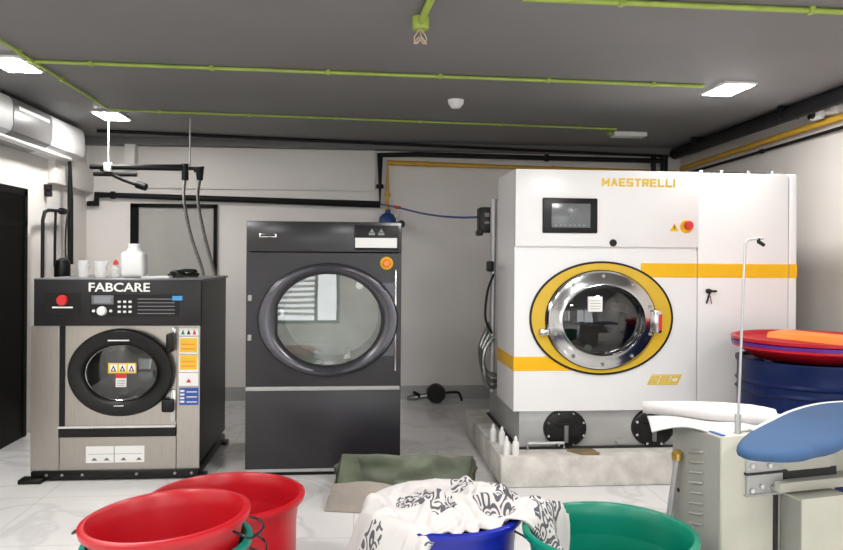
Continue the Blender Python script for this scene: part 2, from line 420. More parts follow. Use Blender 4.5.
MB().lathe([(.0, 2.64), (.038, 2.64), (.042, 2.65), (.042, 2.70)], (.315, 3.70, 0), 'gpipe', 24).build('box', t)
mb = MB()
for k in range(4):
    a = k * 1.6
    mb.tube([(.315, 3.70, 2.645), (.315 + .03 * math.cos(a), 3.70 + .02 * math.sin(a), 2.60), (.315 + .035 * math.cos(a + 1), 3.70 + .02, 2.575), (.315 + .012 * math.cos(a + 2), 3.70, 2.60), (.315 - .02 * math.cos(a), 3.7, 2.585)], .0035, 'copper', 6, smooth=5)
o = mb.build('wires', t); o['label'] = 'loops of pale bare wire'
t = thing('smoke_detector', (.75, 5.6, H), 'small white smoke detector on the dark ceiling', 'smoke detector')
MB().lathe([(0, H - .06), (.035, H - .06), (.045, H - .045), (.058, H - .03), (.062, H)], (.75, 5.6, 0), 'whitepl', 32).build('dome', t)
t = thing('ceiling_box', (2.55, 6.83, H), 'flat white rectangular box on the ceiling at the end of the thin green conduit', 'junction box')
MB().box(2.40, 2.72, 6.76, 6.90, H - .045, H, 'ltframe', .01).build('housing', t)
MB().box(2.36, 2.42, 6.80, 6.86, H - .03, H, 'gpipe').build('conduit_end', t)

def pipe(path, r, m, label, name, clamps=(), cat='pipe', sm=0, cl='blackpipe', cr=1.5):
    t = MB().tube(path, r, m, 12, smooth=sm).build(name); tag(t, label, cat)
    for (x, y, z, ax) in clamps:
        d = {'x': Vector((.02, 0, 0)), 'y': Vector((0, .02, 0)), 'z': Vector((0, 0, .02))}[ax]; p = Vector((x, y, z))
        MB().cyl(p - d, p + d, r * cr, cl, 12).build('clamp', t)
    return t
pipe([(-2.45, 7.30, 2.684), (.2, 7.68, 2.680), (3.25, 7.70, 2.61)], .016, 'blackpipe', 'thin black pipe along the ceiling just in front of the back wall', 'black_pipe')
pipe([(-2.72, 7.84, 2.03), (-2.63, 7.84, 2.03), (-2.63, 7.84, 2.12), (-2.48, 7.84, 2.12), (.25, 7.84, 2.06), (.25, 7.84, 2.62 - .04), (.62, 7.70, 2.575), (3.30, 7.70, 2.555)], .026, 'blackpipe',
     'thick black pipe crossing the back wall and rising beside the yellow pipe', 'black_pipe', [(-2.47, 7.84, 2.12, 'x'), (.25, 7.84, 2.25, 'z'), (2.0, 7.70, 2.565, 'x')])
t = pipe([(.33, 7.82, 2.0), (.335, 7.82, 2.50), (1.8, 7.82, 2.475), (3.46, 7.80, 2.45)], .02, 'ypipe', 'yellow gas pipe rising behind the dryer and crossing the back wall', 'yellow_gas_pipe', [(.332, 7.82, 2.16, 'z'), (.75, 7.82, 2.493, 'x'), (2.1, 7.82, 2.47, 'x')], cl='ypipe')
t = thing('gas_regulator', (.33, 7.7, 1.8), 'dark blue round gas regulator at the foot of the yellow pipe', 'regulator')
MB().lathe([(0, 2.0), (.025, 2.0), (.03, 1.965), (.06, 1.95), (.085, 1.915), (.09, 1.86), (.09, 1.82), (0, 1.82)], (.33, 7.72, 0), 'regblue', 32).build('body', t)
MB().tube([(.33, 7.72, 1.85), (.46, 7.72, 1.85), (.50, 7.72, 1.86)], .022, 'brass', 12).build('outlet', t)
MB().cyl((.47, 7.68, 1.85), (.47, 7.76, 1.85), .04, 'blackpl', 16).build('valve_knob', t)
MB().tube([(.40, 7.72, 1.87), (.45, 7.70, 1.97), (.41, 7.70, 2.0)], .012, 'clear', 8, smooth=4).build('sight_tube', t)
t = MB().tube([(.26, 7.78, 2.06), (.40, 7.34, 2.0), (.60, 6.93, 1.921), (.738, 6.52, 1.871), (.859, 6.11, 1.838), (.957, 5.74, 1.822)], .009, 'hoseblue', 8, smooth=6).build('air_hose')
tag(t, 'thin blue air hose sagging from the pipes to the black box', 'hose')
MB().tube([(.375, 7.40, 2.008), (.43, 7.27, 1.99)], .016, 'redbtn', 10).build('coupling', t)
# right wall run
t = pipe([(3.30, 3.9, 2.645), (3.38, 7.65, 2.625)], .058, 'blackpipe', 'fat black duct pipe under the ceiling along the right wall', 'black_duct_pipe')
for y in (5.5, 7.0): MB().box(3.26, 3.42, y - .012, y + .015, 2.60, H, 'blackpipe').build('bracket', t)
pipe([(3.29, 7.72, 2.62), (3.29, 7.72, 2.30), (3.29, 7.72, 1.9)], .04, 'blackpipe', 'short black drop pipe in the corner behind the white machine', 'black_pipe')
pipe([(3.18, 7.74, 2.62), (3.18, 7.74, 1.9)], .028, 'blackpipe', 'thinner black drop pipe beside the one in the far right corner', 'black_pipe')
pipe([(3.50, 3.8, 2.575), (3.50, 7.75, 2.485)], .026, 'ypipe', 'yellow pipe along the right wall under the fat black duct', 'yellow_pipe')
pipe([(3.52, 3.8, 2.495), (3.52, 7.6, 2.425)], .014, 'blackpipe', 'thin black pipe low on the right wall under the yellow one', 'black_pipe', [(3.52, 6.2, 2.451, 'y')])
t = thing('security_camera', (3.5, 5.2, 2.60), 'small white security camera with black lens high on the right wall', 'camera')
MB().box(3.45, 3.55, 5.10, 5.22, 2.575, 2.64, 'whitepl', .01).build('mount', t)
MB().lathe([(0, -.05), (.03, -.05), (.036, -.03), (.036, .05), (0, .06)], (3.42, 5.26, 2.585), 'whitepl', 24, axis='y').build('housing', t)
MB().lathe([(0, .04), (.028, .05), (.028, .068), (0, .08)], (3.41, 5.26, 2.585), 'blackpl', 20, axis='y').build('lens', t)
MB().cyl((3.385, 5.26, 2.585), (3.36, 5.26, 2.585), .03, 'blackpl', 20).build('lens_hood', t)

# ------------------------------------------------------------------ air conditioner and left wall plumbing
t = thing('air_conditioner', (XL, 6.3, 2.36), 'long white wall air conditioner with grey front band, top left', 'air conditioner')
prof = [(-2.745, 2.68), (-2.60, 2.69), (-2.545, 2.68), (-2.525, 2.655), (-2.515, 2.60), (-2.515, 2.48), (-2.53, 2.43), (-2.60, 2.385), (-2.70, 2.36), (-2.745, 2.37)]
MB().prism(prof, 4.2, 6.30, 'acwhite', plane='yz') if False else None
def ext(mb, prof, y0, y1, m):
    n = len(prof); vs = [(x, y0, z) for x, z in prof] + [(x, y1, z) for x, z in prof]
    return mb.add(vs, [tuple(range(n)), tuple(range(n, 2 * n))] + [(i, (i + 1) % n, n + (i + 1) % n, n + i) for i in range(n)], m)
prof = [(x, z - .012) for x, z in prof]
ext(MB(), prof, 4.6, 7.17, 'acwhite').build('body', t)
p2 = [(x + .006 if x > -2.7 else x, z) for x, z in prof]
ext(MB(), p2, 5.72, 6.42, 'acgrey').build('front_band', t)
mb = MB(); mb.box(-2.60, -2.532, 4.7, 7.02, 2.436, 2.444, 'dark').box(-2.5135, -2.508, 5.80, 6.36, 2.585, 2.612, 'whitepl'); mb.build('louver_slot', t)
MB().box(-2.66, -2.565, 4.7, 7.0, 2.362, 2.385, 'whitepl', .004).build('louver', t)
tag(MB().tube([(-2.66, 7.1, 2.50), (-2.63, 7.12, 2.35), (-2.63, 7.14, 2.0), (-2.63, 7.15, 1.42)], [.014, .016, .026, .026], 'blackpipe', 10).build('black_pipe'), 'thick black vertical pipe on the left wall below the air conditioner', 'pipe')
t = tag(MB().tube([(-2.64, 6.56, 0.0), (-2.64, 6.56, 1.80), (-2.64, 6.60, 1.87), (-2.64, 6.68, 1.89), (-2.64, 7.10, 1.905)], .015, 'blackpipe', 10).build('black_pipe'), 'thin black looped pipe nearest the black door on the left wall', 'pipe')
MB().cyl((-2.64, 6.95, 1.90), (-2.64, 7.02, 1.90), .03, 'blackpipe').build('joint', t)
tag(MB().tube([(-2.64, 6.83, 1.90), (-2.645, 6.83, 1.6), (-2.64, 6.82, 1.40)], .012, 'blackpipe', 8).build('black_pipe'), 'short thin black pipe between the loop and the thick pipe on the left wall', 'pipe')
tag(MB().tube([(-2.63, 7.10, 1.95), (-2.62, 7.02, 1.78), (-2.60, 6.95, 1.55), (-2.55, 6.85, 1.42)], .008, 'blackpipe', 8, smooth=4).build('black_cable'), 'thin black cable slanting beside the thick pipe on the left wall', 'cable')
t = thing('wall_bracket', (XL, 6.865, 2.0), 'small black hooked bracket on the white wall just under the air conditioner', 'bracket')
MB().box(XL, XL + .06, 6.84, 6.89, 2.075, 2.13, 'blackpl', .008).build('plate', t)
MB().box(XL, XL + .065, 6.845, 6.885, 2.02, 2.075, 'blackpl', .012).build('hook', t)
t = thing('pump_valve', (-2.38, 6.3, 1.30), 'black round valve motor behind the washer at its left end', 'valve')
MB().lathe([(0, 1.30), (.05, 1.30), (.062, 1.33), (.062, 1.42), (.05, 1.46), (.02, 1.48), (0, 1.48)], (-2.38, 6.3, 0), 'blackpl', 24).build('housing', t)
MB().tube([(-2.38, 6.3, 1.32), (-2.38, 6.3, .9), (-2.38, 6.3, 0.0)], .02, 'blackpipe', 10).build('feed_pipe', t)

# pipe rack hung from the ceiling behind the washer
t = thing('water_pipe_rack', (-1.9, 6.6, 2.2), 'black water pipes hung on thin rods above the washer', 'pipe')
MB().tube([(-2.27, 6.6, 2.262), (-1.475, 6.6, 2.268), (-1.475, 6.6, 2.17)], .021, 'blackpipe', 12).build('supply_pipe', t)
MB().tube([(-1.40, 6.6, 2.25), (-1.35, 6.6, 2.262), (-1.35, 6.6, 2.16)], .026, 'blackpipe', 12).build('elbow', t)
MB().cyl((-1.475, 6.6, 2.30), (-1.475, 6.6, 2.16), .030, 'blackpipe', 12).build('tee', t)
MB().tube([(-1.475, 6.6, 2.262), (-1.36, 6.6, 2.262)], .016, 'blackpipe', 10).build('link_pipe', t)
MB().tube([(-2.24, 6.6, 2.20), (-1.88, 6.6, 2.20)], .018, 'blackpipe', 10).build('lower_pipe', t)
MB().tube([(-2.20, 6.66, 2.25), (-1.98, 6.56, 2.15), (-1.83, 6.52, 2.10)], .017, 'blackpipe', 10).build('branch_pipe', t)
MB().cyl((-1.86, 6.53, 2.11), (-1.78, 6.51, 2.085), .032, 'blackpipe', 12).build('branch_end', t)
MB().box(-2.15, -2.09, 6.57, 6.63, 2.22, 2.30, 'whitepl', .004).build('clamp', t)
MB().cyl((-2.12, 6.6, 2.24), (-2.12, 6.6, 2.70), .007, 'rod', 8).build('hanger_rod', t)
MB().cyl((-1.435, 6.6, 2.27), (-1.435, 6.6, 2.70), .007, 'rod', 8).build('hanger_rod', t)
hp = [[(-1.475, 6.6, 2.17), (-1.45, 6.45, 1.98), (-1.36, 6.3, 1.68), (-1.235, 6.12, 1.42), (-1.205, 6.05, 1.335)],
      [(-1.35, 6.6, 2.17), (-1.335, 6.45, 1.98), (-1.25, 6.3, 1.68), (-1.145, 6.12, 1.42), (-1.11, 6.05, 1.335)]]
for k, p in enumerate(hp):
    o = MB().tube(p, .0135, 'hose', 10, smooth=6).build('braided_hose')
    tag(o, ['left one of two braided hoses dropping into the washer top', 'right one of two braided hoses dropping into the washer top'][k], 'hose', 'braided hoses of the washer')

# ------------------------------------------------------------------ washer
y0 = 5.15
t = thing('washing_machine', (-1.58, 5.65, 0), 'stainless industrial washing machine with black round door and black control panel', 'washing machine')
DX, DZ = -1.55, .722
mb = MB()
mb.box(-2.12, -1.045, y0 + .60, 6.15, .10, 1.335, 'washside')
mb.box(-2.12, -2.10, y0 + .015, y0 + .6, .10, 1.335, 'washside').box(-1.065, -1.045, y0 + .015, y0 + .6, .10, 1.335, 'washside')
mb.box(-2.10, -1.065, y0 + .02, y0 + .6, 1.04, 1.335, 'washside').box(-2.10, -1.065, y0 + .02, y0 + .6, .10, .14, 'washside')
mb.build('body', t)
MB().box(-2.125, -1.03, y0 - .01, 6.16, 1.33, 1.347, 'greymid', .004).build('top', t)
MB().box(-2.142, -1.96, y0, y0 + .02, .065, 1.035, 'steel').build('front_panel', t)
MB().box(-1.195, -1.045, y0, y0 + .02, .065, 1.035, 'steel').build('front_panel', t)
MB().box(-1.955, -1.20, y0, y0 + .02, .065, .285, 'steel').build('lower_panel', t)
mb = MB(); mb.box(-1.96, -1.198, y0 + .012, y0 + .03, .285, .30, 'steel').box(-1.96, -1.2, y0 + .03, y0 + .05, .28, 1.035, 'blackpl') if False else mb
mb.box(-1.955, -1.20, y0 - .025, y0 + .02, .292, .352, 'blackpl').box(-1.958, -1.198, y0 - .03, y0 + .02, .352, .366, 'chrome')
mb.build('ledge', t)
MB().box(-1.962, -1.925, y0 + .012, y0 + .03, .36, 1.035, 'blackpl').build('gap_strip', t)
mb = MB(); mb.holed(-1.922, -1.198, .366, 1.035, DX, DZ, .275, .235, y0 + .002, y0 + .02, 'steel'); dp = mb.build('door_panel', t)
mb = MB()
mb.oval(DX, DZ, .275, .235, [(0, y0 + .01), (0, y0 + .5), (.26, y0 + .52)], 'drumsteel')
mb.build('drum', t)
mb = MB()
for a in (.4, 2.5, 4.6):
    c, s_ = math.cos(a), math.sin(a)
    MB().tube([(DX + .24 * c, y0 + .1, DZ + .205 * s_), (DX + .24 * c, y0 + .48, DZ + .205 * s_)], .03, 'drumsteel', 8).build('drum_lifter', t)
d = MB()
d.oval(DX, DZ, .345, .293, [(.012, y0), (0, y0 - .025), (.005, y0 - .052), (.014, y0 - .062), (.082, y0 - .064), (.10, y0 - .052), (.108, y0 - .03), (.108, y0 + .005)], 'blackpl', closed=True)
door = d.build('door', t)
g = MB(); g.oval(DX, DZ, .24, .19, [(0, y0 - .032), (.05, y0 - .045), (.12, y0 - .054), (.185, y0 - .057)], 'doorglassdark'); g.build('door_glass', door)
mb = MB(); mb.oval(DX + .005, DZ, .243, .193, [(0, y0 - .028), (.008, y0 - .04), (.018, y0 - .03)], 'chrome', closed=True); mb.build('glass_trim', door)
MB().box(-1.625, -1.49, y0 - .078, y0 - .064, .937, .944, 'whitesoft').build('door_lettering', door); MB().box(-1.585, -1.525, y0 - .075, y0 - .066, .505, .509, 'whitesoft').build('door_lettering', door)
mb = MB(); mb.box(-1.255, -1.205, y0 - .075, y0, .86, .985, 'blackpl', .015).box(-1.225, -1.20, y0 - .03, y0, .98, 1.02, 'chrome', .004); mb.build('door_latch', t)
mb = MB(); mb.box(-1.285, -1.205, y0 - .06, y0, .455, .545, 'blackpl', .015).box(-1.235, -1.20, y0 - .02, y0, .39, .60, 'chrome', .004); mb.build('door_hinge', t)
mb = MB(); ys = y0 - .066
mb.box(-1.625, -1.445, ys, ys + .008, .722, .790, 'yellowstk')
for i in range(3):
    x = -1.60 + i * .058
    mb.box(x - .012, x + .032, ys - .002, ys + .002, .731, .781, 'whitesoft')
    mb.prism([(x - .008, .735), (x + .028, .735), (x + .010, .776)], ys - .004, ys, 'dark' if i != 1 else 'dark')
    mb.prism([(x + .002, .741), (x + .018, .741), (x + .010, .760)], ys - .005, ys - .003, 'whitesoft')
mb.build('warning_sticker', door)['label'] = 'yellow sticker with three warning signs on the glass'
mb = MB(); mb.box(-1.575, -1.508, ys, ys + .008, .632, .718, 'whitesoft').box(-1.575, -1.508, ys - .002, ys, .690, .718, 'redbtn')
for k in range(4): mb.box(-1.568, -1.515, ys - .002, ys, .642 + k * .011, .645 + k * .011, 'greymid')
mb.build('paper_label', door)['label'] = 'small white label with red head on the glass'
# control panel
cp = MB().box(-2.105, -1.028, y0 - .055, y0 + .02, 1.035, 1.342, 'panelblack', .006).build('control_panel', t)
yp = y0 - .055
MB().box(-2.027, -1.81, yp - .004, yp, 1.105, 1.255, 'blackpl').build('switch_plate', cp)
MB().lathe([(0, yp - .03), (.03, yp - .03), (.035, yp - .02), (.035, yp)], (-1.92, 0, 1.205), 'redbtn', 24, axis='y').build('emergency_button', cp)
MB().box(-1.985, -1.855, yp - .006, yp - .002, 1.153, 1.163, 'whitesoft').build('switch_lettering', cp)
MB().box(-1.745, -1.17, yp - .003, yp, 1.098, 1.245, 'blackpl').build('keypad_plate', cp)
MB().box(-1.735, -1.595, yp - .010, yp, 1.178, 1.238, 'greymid', .003).build('display_frame', cp)
MB().box(-1.718, -1.612, yp - .012, yp - .008, 1.188, 1.228, 'lcd').build('display', cp)
MB().lathe([(0, yp - .03), (.026, yp - .03), (.03, yp - .02), (.032, yp)], (-1.668, 0, 1.135), 'whitepl', 24, axis='y').build('knob', cp)
for x in (-1.722, -1.612): MB().lathe([(0, yp - .01), (.009, yp - .01), (.01, yp)], (x, 0, 1.135), 'whitepl', 12, axis='y').build('button', cp)
for i in range(3):
    for j in range(3):
        MB().box(-1.568 + i * .035, -1.548 + i * .035, yp - .009, yp, 1.122 + j * .033, 1.137 + j * .033, 'whitepl', .003).build('button', cp)
mb = MB()
for k in range(5): mb.box(-1.44, -1.20, yp - .005, yp - .002, 1.115 + k * .024, 1.121 + k * .024, 'greymid')
mb.build('instruction_lines', cp)
MB().box(-1.215, -1.150, yp - .006, yp, 1.205, 1.235, 'lcdblue').build('blue_badge', cp)
text('FABCARE', -1.755, -1.362, 1.262, 1.322, yp, 'whitesoft', cp, 'brand_lettering', bold=.018)['label'] = 'white FABCARE lettering'
# stickers on right steel strip
yk = y0 - .003
mb = MB(); mb.box(-1.182, -1.055, yk, yk + .004, .965, 1.015, 'whitesoft')
for i, m_ in enumerate(('green', 'dark', 'redbtn')):
    x = -1.17 + i * .038; mb.prism([(x, .972), (x + .026, .972), (x + .013, 1.005)], yk - .002, yk, m_)
mb.build('sign_sticker', t)
for z0, z1 in ((.852, .948), (.735, .832)):
    mb = MB(); mb.box(-1.182, -1.055, yk, yk + .004, z0 - .016, z1 + .008, 'whitesoft'); mb.box(-1.175, -1.062, yk - .002, yk + .001, z0, z1, 'yellowstk')
    mb.box(-1.165, -1.075, yk - .003, yk, z0 + .02, z0 + .028, 'orange').box(-1.165, -1.075, yk - .003, yk, z0 + .05, z0 + .058, 'orange'); mb.build('yellow_sticker', t)
mb = MB(); mb.box(-1.182, -1.055, yk, yk + .004, .625, .712, 'whitesoft').prism([(-1.135, .648), (-1.10, .648), (-1.117, .675)], yk - .002, yk, 'redbtn'); mb.build('white_sticker', t)
mb = MB(); mb.box(-1.178, -1.052, yk, yk + .004, .495, .612, 'stkblue')
for k in range(3): mb.box(-1.13, -1.062, yk - .002, yk, .513 + k * .034, .519 + k * .034, 'whitesoft')
for k in range(4): mb.box(-1.172, -1.145, yk - .002, yk, .512 + k * .024, .525 + k * .024, 'whitesoft')
mb.build('blue_sticker', t)
mb = MB(); mb.box(-1.785, -1.605, yk, yk + .004, .115, .225, 'whitesoft').box(-1.598, -1.405, yk, yk + .004, .115, .225, 'whitesoft')
for x in (-1.73, -1.65, -1.54, -1.44): mb.prism([(x - .02, .13), (x + .02, .13), (x, .15)], yk - .002, yk, 'greymid')
mb.box(-1.77, -1.42, yk - .001, yk, .172, .174, 'greymid'); mb.build('lower_labels', t)
MB().box(-2.132, -1.045, y0 - .02, 6.15, .012, .066, 'blackpl', .004).build('base', t)
for x, y in ((-2.15, 5.12), (-1.05, 5.17), (-1.06, 6.08), (-2.10, 6.08)): MB().box(x - .04, x + .11 if x < -1.5 else x + .05, y - .05, y + .05, 0, .03, 'blackpl', .006).build('foot', t)
for x in (-2.03, -1.93, -1.8, -1.45, -1.2, -1.09): MB().lathe([(0, y0 - .026), (.009, y0 - .026), (.01, y0 - .018)], (x, 0, .042), 'steel', 10, axis='y').build('base_bolt', t)
# things on the washer
ZT = 1.347
for x, r, h, lab in ((-1.915, .042, .12, 'taller clear plastic cup at the left end of the washer top'), (-1.795, .050, .115, 'clear plastic measuring cup right beside another cup on the washer')):
    t = thing('plastic_cup', (x, 5.45, ZT), lab, 'cup', 'clear cups on the washer')
    MB().lathe([(0, ZT), (r * .8, ZT), (r, ZT + h), (r * 1.06, ZT + h), (r * .94, ZT + h), (r * .75, ZT + .006), (0, ZT + .006)], (x, 5.45, 0), 'clear', 28).build('cup_wall', t)
    MB().tube([(x + r * .95, 5.45, ZT + h * .85), (x + r * 1.0, 5.45 - r * .9, ZT + h * .7), (x + r * .85, 5.45, ZT + h * .3)], .005, 'clear', 8, smooth=4).build('cup_handle', t)
t = thing('small_bottle', (-1.70, 5.47, ZT), 'small clear bottle with red cap between the cups and the white jug', 'bottle')
MB().lathe([(0, ZT), (.032, ZT), (.034, ZT + .06), (.012, ZT + .08), (.012, ZT + .095), (0, ZT + .095)], (-1.70, 5.47, 0), 'clear', 24).build('body', t)
MB().lathe([(0, ZT + .09), (.017, ZT + .09), (.017, ZT + .11), (.006, ZT + .125), (0, ZT + .125)], (-1.70, 5.47, 0), 'redbtn', 20).build('cap', t)
t = thing('detergent_jug', (-1.565, 5.45, ZT), 'white plastic detergent jug standing on the washer', 'jug')
mb = MB(); mb.box(-1.645, -1.485, 5.38, 5.52, ZT, ZT + .185, 'whitepl', .028, 3).lathe([(0, ZT + .17), (.06, ZT + .17), (.052, ZT + .20), (.04, ZT + .205), (0, ZT + .205)], (-1.565, 5.45, 0), 'whitepl', 28); mb.build('body', t)
MB().lathe([(0, ZT + .203), (.044, ZT + .203), (.044, ZT + .235), (.038, ZT + .24), (0, ZT + .24)], (-1.565, 5.45, 0), 'whitepl', 28).build('cap', t)
t = tag(MB().box(-1.47, -1.285, 5.28, 5.40, ZT, ZT + .014, 'whitepl', .003).build('paper_pad'), 'flat white paper pad on the washer between the jug and the coiled cable', 'paper')
t = thing('coiled_cable', (-1.23, 5.45, ZT), 'black coiled cable heaped on the washer top', 'cable')
mb = MB(); path = []
for i in range(60):
    a = i * .55; r = .055 + .028 * math.sin(i * 1.7); path.append((-1.225 + 1.25 * r * math.cos(a), 5.45 + r * math.sin(a), ZT + .012 + .05 * abs(math.sin(i * .37)) * (i / 60)))
mb.tube(path, .008, 'blackpl', 7, smooth=3); mb.build('cable_loops', t)
MB().box(-1.33, -1.28, 5.42, 5.46, ZT, ZT + .03, 'blackpl', .008).build('plug', t)

# ------------------------------------------------------------------ dryer
y0 = 5.15
t = thing('tumble_dryer', (-.21, 5.62, 0), 'tall dark grey industrial tumble dryer with big round glass door', 'tumble dryer')
xa, xb = -.74, .318; CX, CZ = -.182, 1.073; RX, RZ = .478, .388
GX, GZ, GRX, GRZ = CX, 1.069, .352, .315
mb = MB()
mb.box(xa, xa + .02, y0 + .015, 6.1, .04, 1.742, 'dryer').box(xb - .02, xb, y0 + .015, 6.1, .04, 1.742, 'dryer')
mb.box(xa + .02, xb - .02, y0 + .015, 6.1, 1.70, 1.742, 'dryer').box(xa + .02, xb - .02, 6.07, 6.1, .04, 1.70, 'dryer').box(xa + .02, xb - .02, y0 + .02, 6.07, .04, .60, 'dryer')
mb.build('body', t)
MB().box(xa, xb, y0, y0 + .018, 1.537, 1.745, 'dryertop', .004).build('top_panel', t)
MB().holed(xa, xb, .612, 1.530, GX, GZ, GRX + .01, GRZ + .01, y0, y0 + .018, 'dryer').build('front_panel', t)
MB().box(xa, xb, y0 + .001, y0 + .02, .05, .585, 'dryer', .003).build('base_panel', t)
MB().box(xa + .002, xb - .008, y0 - .012, y0 + .012, .586, .614, 'rod', .005).build('trim_strip', t)
MB().box(xa + .01, xb - .01, y0 + .03, 6.08, 0.0, .05, 'blackpl').build('plinth', t)
MB().box(xa, xb, y0 - .002, y0 + .02, .03, .05, 'rod').build('kick_strip', t)
mb = MB()
mb.oval(GX, GZ, GRX + .01, GRZ + .01, [(0, y0 + .01), (0, y0 + .62), (.30, y0 + .64)], 'drumsteel'); mb.build('drum', t)
mb = MB()
for a in (.9, 3.0, 5.1):
    c, s_ = math.cos(a), math.sin(a); MB().tube([(GX + .34 * c, y0 + .08, GZ + .30 * s_), (GX + .34 * c, y0 + .6, GZ + .30 * s_)], .028, 'chrome', 8).build('drum_lifter', t)
# door ring: wide left hinge plate, glass cut straight on its left side
d = MB()
seg = 96
def clip_oval(rx, rz, y, xmin=None):
    out = []
    for j in range(seg):
        a = 2 * PI * j / seg; x = CX + rx * math.cos(a); z = CZ + rz * math.sin(a)
        if xmin is not None: x = max(x, xmin)
        out.append((x, y, z))
    return out
rings = [clip_oval(RX, RZ, y0), clip_oval(RX, RZ, y0 - .03), clip_oval(RX - .012, RZ - .012, y0 - .05), clip_oval(RX - .05, RZ - .03, y0 - .055), clip_oval(RX - .085, RZ - .05, y0 - .04), clip_oval(.375, .325, y0 - .03, -.535), clip_oval(.362, .318, y0 - .01, -.525), clip_oval(.362, .318, y0, -.525)]
vs = [p for r in rings for p in r]; fs = []
for i in range(len(rings) - 1):
    for j in range(seg): fs.append((i * seg + j, i * seg + (j + 1) % seg, (i + 1) * seg + (j + 1) % seg, (i + 1) * seg + j))
d.add(vs, fs, 'dryring'); door = d.build('door', t, ang=50)
mb = MB()
gs = []
for k, y in ((1.0, y0 - .014), (.8, y0 - .0145), (.5, y0 - .0148), (.02, y0 - .015)):
    for p in clip_oval(.37 * k, .322 * k, y, -.53 if k == 1 else -.53 + (1 - k) * .3): gs.append(p)
fs = [(i * seg + j, i * seg + (j + 1) % seg, (i + 1) * seg + (j + 1) % seg, (i + 1) * seg + j) for i in range(3) for j in range(seg)] + [tuple(3 * seg + j for j in range(seg))]
mb.add(gs, fs, 'doorglass'); mb.build('door_glass', door, ang=60)
mb = MB(); ra = clip_oval(.378, .328, y0 - .033, -.54); rb = clip_oval(.360, .312, y0 - .033, -.525); rc = clip_oval(.360, .312, y0 - .012, -.525)
mb.add(ra + rb + rc, [(i * seg + j, i * seg + (j + 1) % seg, (i + 1) * seg + (j + 1) % seg, (i + 1) * seg + j) for i in range(2) for j in range(seg)], 'blackpl'); mb.build('door_gasket', door)
mb = MB(); mb.box(-.648, -.545, y0 - .05, y0 - .04, .93, 1.215, 'dryring', .01) if False else None
for pl in ([(.165, 1.325), (.27, 1.325), (.27, 1.15), (.225, 1.15)], [(.165, .82), (.27, .82), (.27, .99), (.225, .99)]):
    MB().prism(pl, y0 - .008, y0, 'dryring').build('door_plate', t)
MB().box(.272, .284, y0 - .03, y0, .72, 1.42, 'chrome', .003).build('door_edge_strip', t)
MB().box(-.726, -.70, y0 - .02, y0, 1.20, 1.24, 'rod', .004).build('hinge_pin', t)
MB().box(-.726, -.70, y0 - .02, y0, .93, .97, 'rod', .004).build('hinge_pin', t)
mb = MB(); mb.box(-.655, -.535, y0 - .012, y0, 1.632, 1.662, 'chrome', .006).box(-.645, -.545, y0 - .015, y0 - .008, 1.640, 1.654, 'dark', .003); mb.build('badge', t)
cp = MB().box(-.008, .294, y0 - .012, y0, 1.552, 1.722, 'blackpl', .004).build('control_unit', t)
MB().box(-.003, .285, y0 - .016, y0 - .010, 1.568, 1.636, 'whitesoft').build('label', cp)['label'] = 'blank white label strip'
for x in (.09, .155):
    mb = MB(); mb.box(x, x + .042, y0 - .016, y0 - .010, 1.655, 1.672, 'lcd').prism([(x + .006, 1.676), (x + .036, 1.676), (x + .021, 1.70)], y0 - .016, y0 - .010, 'lcd'); mb.build('pictogram', cp)
eb = MB().lathe([(0, y0 - .012), (.042, y0 - .012), (.046, y0)], (.215, 0, 1.462), 'yellow', 28, axis='y').build('emergency_stop', t)
MB().lathe([(0, y0 - .05), (.022, y0 - .05), (.028, y0 - .04), (.022, y0 - .01)], (.215, 0, 1.462), 'orange', 24, axis='y').build('button', eb)

# ------------------------------------------------------------------ dry cleaning machine
y0 = 4.95
t = thing('dry_cleaning_machine', (2.07, 5.45, .2), 'huge white and yellow dry cleaning machine with chrome porthole, on the concrete plinth', 'dry cleaning machine')
xa, xs, xb = 1.07, 2.352, 3.07; CX, CZ = 1.667, 1.088
mb = MB()
mb.box(xa, xa + .02, y0 + .012, 5.54, .468, 2.105, 'white').box(xb - .02, xb, y0 + .012, 5.54, .468, 2.105, 'white')
mb.box(xa + .02, xb - .02, y0 + .02, 5.54, 2.085, 2.105, 'white').box(xa + .02, xb - .02, 5.52, 5.54, .468, 2.085, 'white').box(xa + .02, xb - .02, y0 + .02, 5.52, .468, .488, 'white')
mb.build('body', t)
MB().box(xa, xs - .003, y0 - .022, y0 + .02, 1.585, 2.105, 'white', .004).build('header_panel', t)
MB().holed(xa, xs - .003, .468, 1.553, CX, CZ, .34, .30, y0, y0 + .018, 'white').build('front_panel', t)
MB().box(xs + .003, 3.008, y0 - .002, y0 + .02, .468, 2.10, 'white', .003).build('side_panel', t)
MB().box(3.014, xb, y0 - .002, y0 + .02, .468, 2.10, 'white', .003).build('corner_panel', t)
MB().box(xa + .01, xb - .01, y0 + .008, y0 + .02, .47, 2.09, 'greymid').build('seam_backing', t) if False else None
mb = MB(); mb.box(xa, xs - .003, y0 + .008, y0 + .018, 1.553, 1.585, 'whitepl'); mb.build('panel_groove', t)
